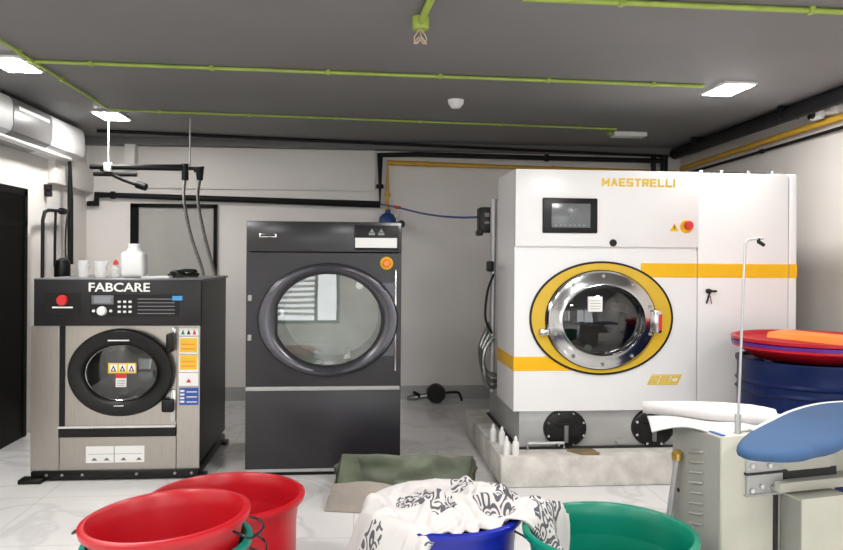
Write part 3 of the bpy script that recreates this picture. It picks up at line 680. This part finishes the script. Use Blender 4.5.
# yellow stripes
mb = MB()
mb.box(xa - .003, 1.50, y0 - .004, y0, .742, .836, 'yellow').box(xa - .004, xa + .004, y0, 5.54, .742, .836, 'yellow'); mb.build('lower_stripe', t)
mb = MB(); mb.box(1.95, xs - .003, y0 - .004, y0, 1.378, 1.474, 'yellow').box(xs + .003, 3.008, y0 - .006, y0 - .002, 1.378, 1.474, 'yellow').box(3.014, xb + .003, y0 - .006, y0 - .002, 1.378, 1.474, 'yellow').box(xb - .003, xb + .004, y0, 5.54, 1.378, 1.474, 'yellow'); mb.build('upper_stripe', t)
mb = MB(); mb.oval(CX + .008, 1.099, .502, .388, [(0, y0), (0, y0 - .012), (.014, y0 - .012), (.014, y0)], 'blackpl', closed=True); mb.build('ring_outline', t)
mb = MB(); mb.oval(CX + .008, 1.099, .490, .376, [(0, y0), (0, y0 - .010), (.13, y0 - .010), (.13, y0)], 'yellowring', closed=True); mb.build('yellow_ring', t)
d = MB()
d.oval(CX, CZ, .382, .334, [(0, y0 - .008), (0, y0 - .03), (.012, y0 - .045), (.04, y0 - .055), (.07, y0 - .075), (.095, y0 - .08), (.105, y0 - .06), (.107, y0 - .02), (.06, y0 + .0)], 'chrome', closed=True)
door = d.build('porthole_door', t, ang=30)
mb = MB(); mb.oval(CX, CZ, .388, .340, [(0, y0 - .008), (0, y0 - .022), (.010, y0 - .022), (.010, y0 - .008)], 'blackpl', closed=True); mb.build('gasket', door)
mb = MB(); mb.oval(CX + .004, 1.086, .280, .247, [(0, y0 - .03), (.06, y0 - .05), (.15, y0 - .065), (.24, y0 - .07)], 'doorglassdark'); mb.build('door_glass', door)
mb = MB(); mb.oval(CX, CZ, .295, .255, [(0, y0 + .01), (0, y0 + .42), (.2, y0 + .44)], 'washside'); mb.build('drum', t)
mb = MB()
for a in (.3, 2.4, 4.5): MB().tube([(CX + .25 * math.cos(a), y0 + .1, CZ + .215 * math.sin(a)), (CX + .25 * math.cos(a), y0 + .4, CZ + .215 * math.sin(a))], .03, 'drumsteel', 8).build('drum_lifter', t)
mb = MB(); mb.box(1.558, 1.655, y0 - .078, y0 - .062, 1.148, 1.248, 'whitesoft')
for k in range(4): mb.box(1.57, 1.643, y0 - .080, y0 - .077, 1.165 + k * .018, 1.168 + k * .018, 'greymid')
mb.build('paper_label', door)['label'] = 'square white paper label on the porthole glass'
mb = MB()
for k in range(10):
    a = 2 * PI * (k + .5) / 10; mb.lathe([(0, y0 - .066), (.011, y0 - .066), (.012, y0 - .045)], (CX + .345 * math.cos(a), 0, CZ + .299 * math.sin(a)), 'drumsteel', 10, axis='y')
mb.build('ring_bolts', door)
MB().box(1.235, 1.30, y0 - .06, y0 - .005, .985, 1.03, 'chrome', .01).build('hinge', door)
mb = MB(); mb.box(2.02, 2.075, y0 - .075, y0 - .01, 1.00, 1.16, 'chrome', .012).box(2.048, 2.07, y0 - .08, y0 - .06, 1.02, 1.13, 'redbtn'); mb.build('door_lock', door)
# header items
sc = MB().box(1.253, 1.632, y0 - .040, y0 - .02, 1.675, 1.912, 'blackpl', .008).build('touch_screen', t)
MB().box(1.312, 1.580, y0 - .044, y0 - .036, 1.712, 1.875, 'screen', .002).build('display', sc)
mb = MB(); yd = y0 - .0465
for a in range(6): mb.tube([(1.445, yd, 1.795), (1.445 + .035 * math.cos(a), yd, 1.795 + .03 * math.sin(a))], .003, 'lcd', 6)
for k in range(7): mb.box(1.335 + k * .032, 1.350 + k * .032, yd, yd + .003, 1.722, 1.732, 'lcd')
mb.build('screen_symbols', sc)
MB().lathe([(0, y0 - .036), (.022, y0 - .036), (.026, y0 - .02)], (1.745, 0, 1.612), 'blackpl', 20, axis='y').build('lock_button', t)
block_text('MAESTRELLI', 1.665, 2.178, 1.996, 2.052, y0 - .0215, 'yellowtext', t, 'brand_lettering', .0125, .0115, label='yellow MAESTRELLI lettering')
eb = MB().lathe([(0, y0 - .034), (.042, y0 - .034), (.046, y0 - .02)], (2.262, 0, 1.727), 'yellow', 28, axis='y').build('emergency_stop', t)
MB().lathe([(0, y0 - .075), (.026, y0 - .075), (.032, y0 - .065), (.030, y0 - .05), (.018, y0 - .03)], (2.262, 0, 1.735), 'redbtn', 24, axis='y').build('button', eb)
mb = MB(); mb.prism([(2.145, 1.695), (2.205, 1.695), (2.175, 1.752)], y0 - .026, y0 - .022, 'yellow').box(2.172, 2.178, y0 - .028, y0 - .024, 1.708, 1.735, 'dark'); mb.build('warning_triangle', t)
# 250 badge
mb = MB(); 
for z0, z1 in ((.705, .711), (.640, .646)): 
    s0 = (z0 - .64) * .45; s1 = (z1 - .64) * .45
    mb.prism([(2.0 + s0, z0), (2.215 + s0, z0), (2.215 + s1, z1), (2.0 + s1, z1)], y0 - .003, y0, 'yellowtext')
mb.build('badge_outline', t)
block_text('250', 2.004, 2.240, .652, .700, y0, 'yellowtext', t, 'model_lettering', .0125, .010, shear=.5, label='slanted yellow 250 lettering')
k_ = MB().lathe([(0, y0 - .03), (.016, y0 - .03), (.018, y0 - .002)], (2.428, 0, 1.285), 'blackpl', 16, axis='y').build('key_lock', t)
mb = MB(); mb.box(2.405, 2.475, y0 - .04, y0 - .03, 1.278, 1.293, 'blackpl').tube([(2.428, y0 - .035, 1.28), (2.422, y0 - .02, 1.24), (2.412, y0 - .015, 1.20)], .006, 'blackpl', 6).tube([(2.43, y0 - .03, 1.25), (2.448, y0 - .015, 1.20)], .005, 'chrome', 6)
mb.build('keys', k_)
# lower base with two round inspection covers
MB().box(1.12, 3.03, 5.0, 6.12, .2, .468, 'steelgrey', .004).build('base_tank', t)
MB().box(1.10, 3.05, 4.985, 6.14, .2, .215, 'dark').build('base_flange', t)
MB().box(1.24, 3.0, 5.54, 6.15, .468, 1.9, 'steelgrey', .01).build('rear_housing', t)
for cx in (1.437, 2.057):
    f = MB().lathe([(0, 4.965), (.13, 4.965), (.147, 4.975), (.150, 4.99), (.150, 5.0)], (cx, 0, .340), 'blackpl', 40, axis='y', ry=.87).build('inspection_cover', t)
    mb = MB()
    for k in range(8):
        a = 2 * PI * (k + .5) / 8; mb.lathe([(0, 4.955), (.009, 4.955), (.010, 4.97)], (cx + .132 * math.cos(a), 0, .340 + .115 * math.sin(a)), 'chrome', 8, axis='y')
    mb.build('bolts', f)
    mb = MB(); mb.box(cx - .075, cx + .075, 4.945, 4.967, .368, .384, 'blackpl', .004).box(cx - .014, cx + .014, 4.948, 4.967, .25, .375, 'greymid', .004); mb.build('t_handle', f)
for x in (1.82, 2.40):
    MB().lathe([(0, 4.98), (.02, 4.98), (.026, 5.0)], (x, 0, .245), 'rod', 14, axis='y').build('drain_plug', t)
mb = MB(); mb.tube([(1.17, 4.95, .215), (1.17, 4.95, .25), (1.42, 4.95, .25), (1.42, 4.95, .215)], .008, 'steelgrey', 8); mb.tube([(1.3, 4.95, .25), (1.3, 5.0, .25)], .008, 'steelgrey', 8); mb.build('step_rail', t)
# left flank services
MB().tube([(1.045, 5.62, .48), (1.05, 5.62, 1.95), (1.24, 5.62, 1.95)], .018, 'steelgrey', 10).build('riser_pipe', t)
for k in range(3):
    MB().tube([(1.05, 5.60 + .06 * k, .90 + .05 * k), (.985 - .01 * k, 5.58 + .05 * k, .82), (.97, 5.58, .70 - .03 * k), (1.03, 5.6, .62 - .05 * k), (1.24, 5.6 + .05 * k, .58)], .017, 'drumsteel', 8, smooth=5).build('service_hose', t)
MB().tube([(1.05, 5.6, 1.38), (1.0, 5.58, 1.25), (.985, 5.58, 1.05), (1.04, 5.6, .93)], .009, 'blackpl', 8, smooth=5).build('cable', t)
MB().box(1.0, 1.05, 5.58, 5.66, 1.40, 1.48, 'blackpl', .01).build('switch_box', t)
mb = MB()
for x in (2.45, 2.6, 2.8, 2.98): mb.cyl((x, 5.1, 2.10), (x, 5.1, 2.14), .012, 'chrome', 8)
mb.build('roof_bolts', t)
MB().box(2.40, 2.96, 5.15, 5.5, 2.105, 2.135, 'blackpl').build('roof_vent', t)
t = thing('black_control_box', (1.0, 5.7, 1.70), 'black electrical box at the back left of the white machine, blue hose ending there', 'electrical box')
MB().box(.945, 1.065, 5.64, 5.78, 1.70, 1.895, 'blackpl', .015).build('housing', t)
mb = MB(); mb.box(.985, 1.02, 5.632, 5.645, 1.82, 1.85, 'greymid').box(.985, 1.02, 5.632, 5.645, 1.765, 1.785, 'greymid'); mb.build('label_plate', t)
MB().tube([(.94, 5.72, 1.822), (.965, 5.72, 1.822)], .014, 'blackpl', 10).build('hose_inlet', t)
MB().box(.93, .975, 5.63, 5.75, 1.675, 1.72, 'blackpl', .012).build('cable_gland', t)

# bottles on the plinth
for i, (x, y, lab) in enumerate([(.985, 5.23, 'white squeeze bottle at the far left on the plinth'), (1.03, 5.14, 'white bottle just right of the farthest one on the plinth'), (1.005, 4.86, 'nearer white bottle on the plinth corner, left of its pair'), (1.065, 4.85, 'white bottle nearest the machine base on the plinth front edge')]):
    t = thing('squeeze_bottle', (x, y, .2), lab, 'bottle', 'small white bottles on the concrete plinth')
    MB().lathe([(0, .2), (.021, .2), (.0225, .204), (.0225, .275), (.018, .29), (.010, .295), (0, .295)], (x, y, 0), 'whitepl', 24).build('body', t)
    MB().lathe([(0, .293), (.012, .293), (.012, .308), (.005, .325), (0, .325)], (x, y, 0), 'whitepl', 18).build('cap', t)
mb = MB(); mb.add([(1.43, 4.92, .203), (1.50, 4.82, .203), (1.62, 4.81, .203), (1.60, 4.90, .206), (1.43, 4.92, .215), (1.50, 4.82, .212), (1.62, 4.81, .218), (1.60, 4.90, .222)], [(3, 2, 1, 0), (4, 5, 6, 7), (0, 1, 5, 4), (1, 2, 6, 5), (2, 3, 7, 6), (3, 0, 4, 7)], 'wood')
tag(mb.build('wood_scrap'), 'small flat brown scrap lying on the plinth below the round cover', 'scrap')

# black coupling on the floor by the back wall
t = thing('steam_gun', (.80, 7.66, 0), 'black pipe fitting with a lever lying on the floor against the back wall', 'pipe fitting')
MB().lathe([(0, -.06), (.085, -.06), (.10, -.03), (.10, .03), (.085, .06), (0, .06)], (.84, 7.66, .10), 'blackpl', 28, axis='y').build('body', t)
MB().tube([(.54, 7.66, .05), (.62, 7.66, .06), (.72, 7.66, .075), (.80, 7.66, .09)], [.02, .035, .028, .04], 'drumsteel', 12).build('spout', t)
MB().tube([(.60, 7.64, .12), (.66, 7.64, .09), (.66, 7.64, .06)], .016, 'blackpl', 8).build('lever', t)
MB().tube([(.90, 7.66, .10), (1.0, 7.66, .11), (1.08, 7.66, .10), (1.11, 7.66, .02)], .013, 'blackpl', 8, smooth=4).build('hose_tail', t)

# ------------------------------------------------------------------ blue drum with nested basins
DXc, DYc = 2.775, 4.33
t = thing('oil_drum', (DXc, DYc, 0), 'dark blue steel drum on the right under the red basins', 'drum')
R0 = .41
prof = [(0, .0), (R0, 0), (R0 + .006, .01), (R0, .02), (R0, .34), (R0 + .012, .355), (R0, .37), (R0, .70), (R0 + .012, .715), (R0, .73), (R0, .755), (R0 + .012, .77), (R0, .785), (R0, .87), (R0 + .01, .885), (R0 + .01, .905), (R0 - .012, .905), (R0 - .015, .885), (0, .885)]
MB().lathe(prof, (DXc, DYc, 0), 'drumblue', 72).build('shell', t)
mb = MB(); mb.lathe([(0, .884), (.035, .884), (.035, .90), (0, .90)], (DXc - .25, DYc, 0), 'greymid', 20); mb.build('bung', t)
MB().lathe([(R0 + .004, .868), (R0 + .014, .875), (R0 + .014, .888), (R0 + .004, .895)], (DXc, DYc, 0), 'blackpl', 72).build('clamp_ring', t) if False else None
def basin(name, c, rb, rt, z0, h, m, label, cat='basin', grp=None, lip=.022, wall=.006):
    t = thing(name, (c[0], c[1], z0), label, cat, grp)
    P_ = [(0, z0), (rb, z0), (rt - .02, z0 + h - .03), (rt - .006, z0 + h - lip), (rt + .012, z0 + h - lip), (rt + .014, z0 + h - .003), (rt + .004, z0 + h), (rt - .008, z0 + h - .002), (rt - .022, z0 + h - .03), (rb - wall, z0 + wall), (0, z0 + wall)]
    MB().lathe(P_, (c[0], c[1], 0), m, 72).build('bowl', t)
    return t
t = basin('round_basin', (DXc + .02, DYc), .34, .445, .906, .088, 'red', 'lowest dark red basin resting on the blue drum', 'basin', 'basins nested on the blue drum')
t = basin('round_basin', (DXc + .02, DYc), .335, .45, .935, .075, 'purple', 'purple basin nested between the two red ones on the drum', 'basin', 'basins nested on the blue drum')
t = basin('round_basin', (DXc + .02, DYc), .33, .452, .958, .078, 'red', 'topmost red basin of the stack on the blue drum', 'basin', 'basins nested on the blue drum')
t = thing('orange_scoop', (2.75, 4.27, 1.03), 'orange plastic scoop lying in the top red basin', 'scoop')
mb = MB()
mb.add([(2.42, 4.28, 1.075), (2.70, 4.08, 1.055), (3.05, 4.12, 1.03), (3.02, 4.45, 1.05), (2.60, 4.42, 1.08), (2.44, 4.30, 1.105), (2.70, 4.12, 1.092), (3.03, 4.15, 1.045), (3.0, 4.42, 1.075), (2.60, 4.40, 1.112)],
       [(4, 3, 2, 1, 0), (5, 6, 7, 8, 9), (0, 1, 6, 5), (1, 2, 7, 6), (2, 3, 8, 7), (3, 4, 9, 8), (4, 0, 5, 9)], 'orange')
mb.v = [p + Vector((.05, 0, -.038)) for p in mb.v]; mb.build('blade', t)
MB().tube([(3.03, 4.3, 1.015), (3.13, 4.32, 1.035), (3.19, 4.33, 1.045)], .016, 'orange', 10).build('handle', t)

# ------------------------------------------------------------------ ironing / spotting table on the right
AX = Matrix.Translation((1.54, 3.00, 0)) @ Matrix.Rotation(math.radians(12), 4, 'Z')
t = thing('ironing_table', (1.53, 3.02, 0), 'cream steel vacuum ironing table with a blue padded board and tall rod', 'ironing table')
def B(): return MB(AX)
mb = B(); mb.box(.0, .60, .0, .34, 0, .757, 'cream', .008)
mb.build('cabinet', t)
mb = B(); mb.box(-.005, .0, .012, .33, .02, .750, 'creamgrey'); sp = mb.build('side_panel', t)
mb = B()
for c in (.115,):
    for k in range(8):
        z = .675 - k * .045
        mb.add([(-.005, c - .005 + .0, z), (-.005, c + .09, z - .022), (-.005, c + .09, z - .036), (-.005, c - .005, z - .014), (-.016, c - .005, z - .010), (-.016, c + .09, z - .032)],
               [(0, 1, 5, 4), (4, 5, 2, 3), (0, 4, 3), (1, 2, 5), (0, 3, 2, 1)], 'creamgrey')
mb.build('louvres', sp)
MB(AX).tube([(-.03, .265, .60), (-.045, .31, .28), (-.05, .33, 0)], .013, 'steelgrey', 10).build('side_pipe', t)
mb = B(); mb.lathe([(0, 0), (.022, 0), (.024, .03), (.012, .045), (0, .045)], (-.03, .265, .595), 'brass', 20); mb.build('brass_valve', t)
mb = B(); mb.lathe([(0, -.012), (.011, -.012), (.011, .0)], (.0, .29, .45), 'dark', 10, axis='y'); mb.build('side_screw', t)
# front fittings
mb = B(); mb.box(.115, .30, -.015, .0, .505, .65, 'steelgrey', .002).box(.11, .32, -.02, 0, .59, .60, 'dark').box(.11, .31, -.022, 0, .50, .508, 'rod'); br = mb.build('bracket_plate', t)
for x, z in ((.135, .63), (.225, .625), (.135, .525), (.185, .54), (.24, .53)): B().lathe([(0, -.026), (.010, -.026), (.011, -.012)], (x, 0, z), 'chrome', 10, axis='y').build('screw', br)
mb = B(); mb.box(.30, .56, -.012, 0, .592, .655, 'cream', .002).box(.295, .60, -.006, 0, .555, .592, 'dark'); mb.build('tray_recess', t)
mb = B(); mb.box(.255, .86, -.05, .12, .512, .556, 'cream', .006).box(.56, .80, .02, .2, .556, .70, 'cream', .006); mb.build('support_arm', t)
mb = B()
poly = [(.30, .20), (.30, .505), (.52, .505), (.575, .495), (.61, .46), (.615, .40), (.615, .20)]
mb.prism(poly, -.12, -.005, 'cream'); bx = mb.build('blower_housing', t)
mb = B(); mb.box(.297, .30, -.115, -.008, .22, .495, 'creamgrey').box(.262, .285, -.006, 0, .25, .50, 'dark', .001); mb.build('housing_side', bx)
# blue padded board
pts = [(1.415, 2.64), (1.395, 2.60), (1.405, 2.56), (1.445, 2.53), (1.52, 2.51), (1.60, 2.52), (1.67, 2.56), (1.76, 2.60), (1.88, 2.69), (2.02, 2.76), (2.25, 2.82), (2.55, 2.90), (2.68, 3.02), (2.70, 3.2), (2.62, 3.36), (2.45, 3.40), (2.30, 3.385), (2.16, 3.335), (1.96, 3.20), (1.76, 3.02), (1.58, 2.85), (1.46, 2.71)]
def smooth_poly(p, k=4):
    out = []; n = len(p)
    for i in range(n):
        a, b, c, d = [Vector(p[(i + j) % n]) for j in (-1, 0, 1, 2)]
        for q in range(k):
            u = q / k; out.append(0.5 * (2 * b + (c - a) * u + (2 * a - 5 * b + 4 * c - d) * u * u + (3 * b - a - 3 * c + d) * u ** 3))
    return out
SP = smooth_poly(pts); cen = sum(SP, Vector((0, 0))) / len(SP)
def shrink(p, d):
    n = len(p); o = []
    for i in range(n):
        tn = (p[(i + 1) % n] - p[i - 1]).normalized(); nr = Vector((-tn.y, tn.x)); o.append(p[i] + nr * d)
    return o
mb = MB(); layers = [(.015, .780), (.0, .788), (-.004, .802), (.004, .817), (.018, .824), (.045, .826)]
vs = []; n = len(SP)
for dd, z in layers: vs += [(p.x, p.y, z) for p in shrink(SP, dd)]
fs = [(i * n + j, i * n + (j + 1) % n, (i + 1) * n + (j + 1) % n, (i + 1) * n + j) for i in range(len(layers) - 1) for j in range(n)]
fs += [tuple(range(n)), tuple((len(layers) - 1) * n + j for j in range(n))]
mb.add(vs, fs, 'boardblue'); bd = mb.build('padded_board', t, ang=60); bd['label'] = 'blue padded ironing board top'
mb = MB(); p0 = shrink(SP, .008); mb.tube([(p.x, p.y, .822) for p in p0[int(n * .56):int(n * .93)]], .006, 'whitesoft', 6); mb.build('piping', bd)
MB(AX).box(.62, .74, .05, .16, .55, .77, 'steelgrey', .01).build('board_post', t)
MB(AX).tube([(.105, .035, .75), (.107, .035, .84)], .013, 'steelgrey', 12).build('rod_socket', t)
PB = AX @ Vector((.105, .035, 0))
ro = MB().tube([(PB.x, PB.y, .74), (PB.x + .003, PB.y, .82), (PB.x + .035, PB.y + .01, 1.575), (PB.x + .05, PB.y + .01, 1.59), (PB.x + .115, PB.y + .01, 1.595)], .0055, 'rod', 8).build('tall_rod', t)
MB().tube([(PB.x + .095, PB.y + .01, 1.595), (PB.x + .095, PB.y + .01, 1.58), (PB.x + .12, PB.y + .01, 1.565)], .008, 'blackpl', 8).build('hook_clip', ro)

# white cloths on the table: one long rolled sheet, one folded cloth hanging over the edge
def sheet(name, grid, thick, m, label, cat, org=None):
    nu = len(grid); nv = len(grid[0]); mb = MB()
    mb.add([p for r in grid for p in r], [(i * nv + j, (i + 1) * nv + j, (i + 1) * nv + j + 1, i * nv + j + 1) for i in range(nu - 1) for j in range(nv - 1)], m)
    o = mb.build(name, ang=70); md = o.modifiers.new('thickness', 'SOLIDIFY'); md.thickness = thick; md.offset = 1
    tag(o, label, cat); return o
axis = [Vector(p) for p in ((1.365, 3.43, .800), (1.47, 3.37, .805), (1.56, 3.31, .808), (1.66, 3.24, .810), (1.76, 3.17, .810), (1.80, 3.14, .809), (1.84, 3.11, .808))]
mb = MB(); rad = [.027, .036, .041, .044, .045, .043, .038]; vs = []; sg = 16
for i, p in enumerate(axis):
    for j in range(sg):
        a = 2 * PI * j / sg; w = 1 + .10 * math.sin(3 * a + i * .8)
        vs.append((p.x + .5 * rad[i] * w * math.cos(a) * .8, p.y + rad[i] * w * math.cos(a) * 1.1, p.z + rad[i] * .98 * w * math.sin(a)))
fs = [(i * sg + j, i * sg + (j + 1) % sg, (i + 1) * sg + (j + 1) % sg, (i + 1) * sg + j) for i in range(len(axis) - 1) for j in range(sg)] + [tuple(range(sg)), tuple((len(axis) - 1) * sg + j for j in range(sg))]
mb.add(vs, fs, 'cloth'); o = mb.build('rolled_sheet', ang=80); tag(o, 'long white rolled sheet lying across the back of the ironing table', 'sheet')
g = []
for i in range(17):
    u = i / 16; row = []
    for j in range(11):
        v = j / 10
        A, Bc, Cc, D = Vector((1.36, 3.36, .752)), Vector((1.325, 3.22, .725)), Vector((1.64, 3.05, .762)), Vector((1.84, 3.14, .762))
        p = A.lerp(D, u).lerp(Bc.lerp(Cc, u), v); x, y, z = p.x, p.y, p.z
        z += .022 * v * math.sin(PI * min(1, u * 1.6)) + .006 * math.sin(9 * u + 3 * v); y += .02 * math.sin(7 * u) * v
        row.append((x, y, z + .012 * (1 - v)))
    g.append(row)
o = sheet('folded_cloth', g, .008, 'cloth', 'white folded cloth hanging over the left edge of the ironing table', 'cloth')
o = tag(MB(AX).box(.006, .024, .01, .22, .757, .762, 'stkblue').build('blue_ruler'), 'thin blue strip along the left edge of the ironing table top', 'strip')

# ------------------------------------------------------------------ tubs
def tub(c, r, z0, h, m, label, grp=None, tilt=0.0, taper=.80, handles=(), tdir=0):
    t = thing('laundry_tub', (c[0], c[1], z0), label, 'tub', grp)
    rb = r * taper; X = Matrix.Rotation(tdir, 4, 'Z') @ Matrix.Rotation(tilt, 4, 'Y') @ Matrix.Rotation(-tdir, 4, 'Z')
    P_ = [(0, 0), (rb - .02, 0), (rb, .012), (r - .030, h - .06), (r - .022, h - .03), (r - .004, h - .028), (r, h - .016), (r, h - .004), (r - .008, h), (r - .022, h), (r - .030, h - .012), (r - .038, h - .06), (rb + .03, .075), (rb + .02, .07), (rb - .008, .014), (rb - .03, .010), (0, .010)]
    MB().lathe(P_, (c[0], c[1], z0), m, 80, xf=X).build('shell', t)
    for a in handles:
        d = Vector((math.cos(a), math.sin(a), 0)); s_ = Vector((-d.y, d.x, 0)); pp = []
        for q, w, dz in ((r - .012, -.07, -.035), (r + .02, -.075, -.045), (r + .045, -.05, -.065), (r + .05, .05, -.065), (r + .02, .075, -.045), (r - .012, .07, -.035)):
            pp.append(X @ (d * q + s_ * w + Vector((0, 0, h + dz))) + Vector((c[0], c[1], z0)))
        MB().tube(pp, .0045, 'wire', 8, smooth=4).build('wire_handle', t)
    return t
tub((-.668, 2.765), .298, .0, .48, 'teal', 'teal green tub under the leaning red one at the lower left', 'round laundry tubs', handles=(.15,))
tub((-.652, 2.765), .297, .115, .455, 'red', 'nearest bright red tub at lower left, nested in a teal tub', 'round laundry tubs', tilt=math.radians(-3), handles=(-.25, 2.85), taper=.60)
tub((-.575, 3.46), .35, 0, .42, 'red', 'red tub standing behind the nearest red one, in front of the dryer', 'round laundry tubs')
tub((.40, 3.20), .33, 0, .42, 'bluetub', 'royal blue tub heaped with the printed duvet', 'round laundry tubs', handles=(-.45,))
tub((1.02, 2.905), .345, 0, .42, 'green', 'green tub in front of the ironing table, duvet corner hanging into it', 'round laundry tubs')

# ------------------------------------------------------------------ printed duvet heaped over the blue tub
ctrl = [  # angle, reach, edge height, fall start
    (0, .49, .22, .76), (14, .46, .40, .85), (30, .42, .30, .80), (50, .42, .28, .80), (90, .42, .26, .80), (130, .50, .24, .80), (160, .50, .18, .80), (185, .50, .10, .78), (205, .47, .12, .80),
    (222, .40, .26, .84), (238, .35, .33, .84), (246, .25, .40, .80), (255, .225, .395, .75), (275, .205, .395, .75), (300, .21, .40, .78), (318, .28, .425, .8), (335, .42, .28, .74)]
CC = Vector((.445, 3.16)); NT, NR = 120, 34
def interp(a):
    n = len(ctrl)
    for i in range(n):
        a0 = ctrl[i][0]; a1 = ctrl[(i + 1) % n][0] + (360 if i == n - 1 else 0)
        if a0 <= a < a1 or (i == n - 1 and a < ctrl[0][0]):
            u = (a - a0) / (a1 - a0); u = u * u * (3 - 2 * u)
            return [ctrl[i][k] * (1 - u) + ctrl[(i + 1) % n][k] * u for k in (1, 2, 3)]
vs = []; uv = []
for i in range(NR + 1):
    s_ = i / NR
    for j in range(NT):
        a = 360 * j / NT; R, ze, fs_ = interp(a); R *= 1 + .03 * noise.noise((math.cos(math.radians(a)) * 3, math.sin(math.radians(a)) * 3, 7))
        x = CC.x + R * s_ * math.cos(math.radians(a)); y = CC.y + R * s_ * math.sin(math.radians(a))
        q = max(0, (s_ - fs_) / (1 - fs_)); q = q * q * (3 - 2 * q)
        top = .415 + .03 * math.exp(-((x - .38) ** 2 + (y - 3.15) ** 2) / .03) - .02 * s_ + .02 * math.exp(-((x - .75) ** 2 + (y - 3.12) ** 2) / .015)
        f1 = noise.noise((x * 5.2 + y * 2.0, y * 6.5 - x * 2.5, 1.3)); f2 = noise.noise((x * 13, y * 13, 4.1)); f3 = 1 - abs(noise.noise((x * 6 + 3, y * 8, 9.2))) * 2
        z = top + .055 * f1 + .024 * f2 + .04 * f3 * abs(f3)
        w4 = noise.noise((x * 4, y * 4, 11)); z += .034 * (1 - abs(math.sin((x * .8 + y * .6) * 21 + 5 * w4))) ** 3 * (1 - .5 * s_) + .03 * (1 - abs(math.sin((x * .5 - y) * 15 + 6 * f1))) ** 4
        z = z * (1 - q) + ze * q
        if q > 0: 
            k = .028 * q * math.sin(math.radians(a) * 17 + 2 * f1); x += k * math.cos(math.radians(a)); y += k * math.sin(math.radians(a))
        # stay above the rims it lies on
        for (bx_, by_, br_) in ((.40, 3.20, .33), (1.02, 2.905, .345)):
            dd = math.hypot(x - bx_, y - by_)
            if abs(dd - (br_ - .014)) < .032 and (ze < .30 or a > 310) and z < .437: z = .437
        vs.append((x, y, z)); uv.append((x + (.45 - z) * math.cos(math.radians(a)) * q * .6, y + (.45 - z) * math.sin(math.radians(a)) * q * .6, 0))
fs = [(i * NT + j, i * NT + (j + 1) % NT, (i + 1) * NT + (j + 1) % NT, (i + 1) * NT + j) for i in range(1, NR) for j in range(NT)] + [tuple(NT + j for j in range(NT))]
mb = MB(); mb.add(vs, fs, 'duvet'); o = mb.build('printed_duvet', ang=180)
at = o.data.attributes.new('cloth_uv', 'FLOAT_VECTOR', 'POINT'); at.data.foreach_set('vector', [c for p in uv for c in p])
md = o.modifiers.new('thickness', 'SOLIDIFY'); md.thickness = .010; md.offset = 1
md = o.modifiers.new('smooth', 'SUBSURF'); md.levels = 1; md.render_levels = 1
tag(o, 'crumpled white duvet with dark scroll print heaped over the blue tub', 'duvet')

# ------------------------------------------------------------------ canvas bin on the floor
t = thing('canvas_bin', (.33, 4.65, 0), 'low open grey canvas bag on the floor in front of the dryer', 'bag')
bot = [(-.175, 4.42), (.70, 4.24), (.77, 4.90), (-.12, 4.94)]
topc = [(-.115, 4.50, .15), (.70, 4.30, .17), (.80, 4.95, .17), (-.065, 4.97, .20)]
def wallgrid(off, m, name):
    mb = MB(); vs = []; nP = 12; nz = 6; ring = 4 * nP
    for k in range(nz + 1):
        v = k / nz
        for e in range(4):
            b0, b1 = Vector((*bot[e], .004)), Vector((*bot[(e + 1) % 4], .004)); t0, t1 = Vector(topc[e]), Vector(topc[(e + 1) % 4])
            for i in range(nP):
                u = i / nP; p = b0.lerp(b1, u).lerp(t0.lerp(t1, u), v)
                w = noise.noise((p.x * 6, p.y * 6, v * 2)) * .06 * math.sin(PI * min(1, v * .5 + .1)) * math.sin(PI * u)
                c = Vector((.35, 4.66, p.z)); dirc = (p - c).normalized(); p = p + dirc * (w - off)
                p.z += .03 * noise.noise((p.x * 6, p.y * 6, 5)) * v
                vs.append(p)
    fs = [(k * ring + i, k * ring + (i + 1) % ring, (k + 1) * ring + (i + 1) % ring, (k + 1) * ring + i) for k in range(nz) for i in range(ring)] + [tuple(range(ring))]
    mb.add(vs, fs, m); o = mb.build(name, t, ang=80); return o
o = wallgrid(0, 'canvas', 'outer_canvas')
o = wallgrid(.010, 'lining', 'lining'); o['label'] = 'olive green inner lining'
mb = MB(); g = []
mb.add([(-.08, 4.95, .20), (.02, 4.93, .19), (.06, 4.70, .10), (.0, 4.55, .06), (-.10, 4.60, .12), (-.08, 4.945, .19), (.02, 4.925, .18), (.06, 4.695, .09), (.0, 4.545, .05), (-.10, 4.595, .11)], [(0, 1, 2, 3, 4), (9, 8, 7, 6, 5), (0, 5, 6, 1), (1, 6, 7, 2), (2, 7, 8, 3), (3, 8, 9, 4), (4, 9, 5, 0)], 'lining')
mb.build('inner_fold', t, ang=80)

# ------------------------------------------------------------------ daylight, camera, view
w = bpy.data.worlds.new('World'); scene.world = w; w.use_nodes = True
w.node_tree.nodes['Background'].inputs['Color'].default_value = (.95, .98, 1.0, 1)
w.node_tree.nodes['Background'].inputs['Strength'].default_value = 2.2
cam = bpy.data.cameras.new('Camera'); co = bpy.data.objects.new('Camera', cam); COL.objects.link(co)
cam.sensor_width = 36; cam.lens = 744 / 843 * 36; cam.shift_y = -17 / 843; cam.clip_start = .05
Aa = math.atan(66 / 744)
co.matrix_world = Matrix.Translation((0, 0, 1.5)) @ Matrix.Rotation(-Aa, 4, 'Z') @ Matrix.Rotation(PI / 2, 4, 'X') @ Matrix.Rotation(math.radians(.4), 4, 'Z')
scene.camera = co
for o in bpy.data.objects:
    if '_o' in o: del o['_o']
vs_ = scene.view_settings
vs_.view_transform = 'Standard'; vs_.look = 'None'; vs_.gamma = 1; vs_.exposure = 1.0; vs_.use_curve_mapping = False
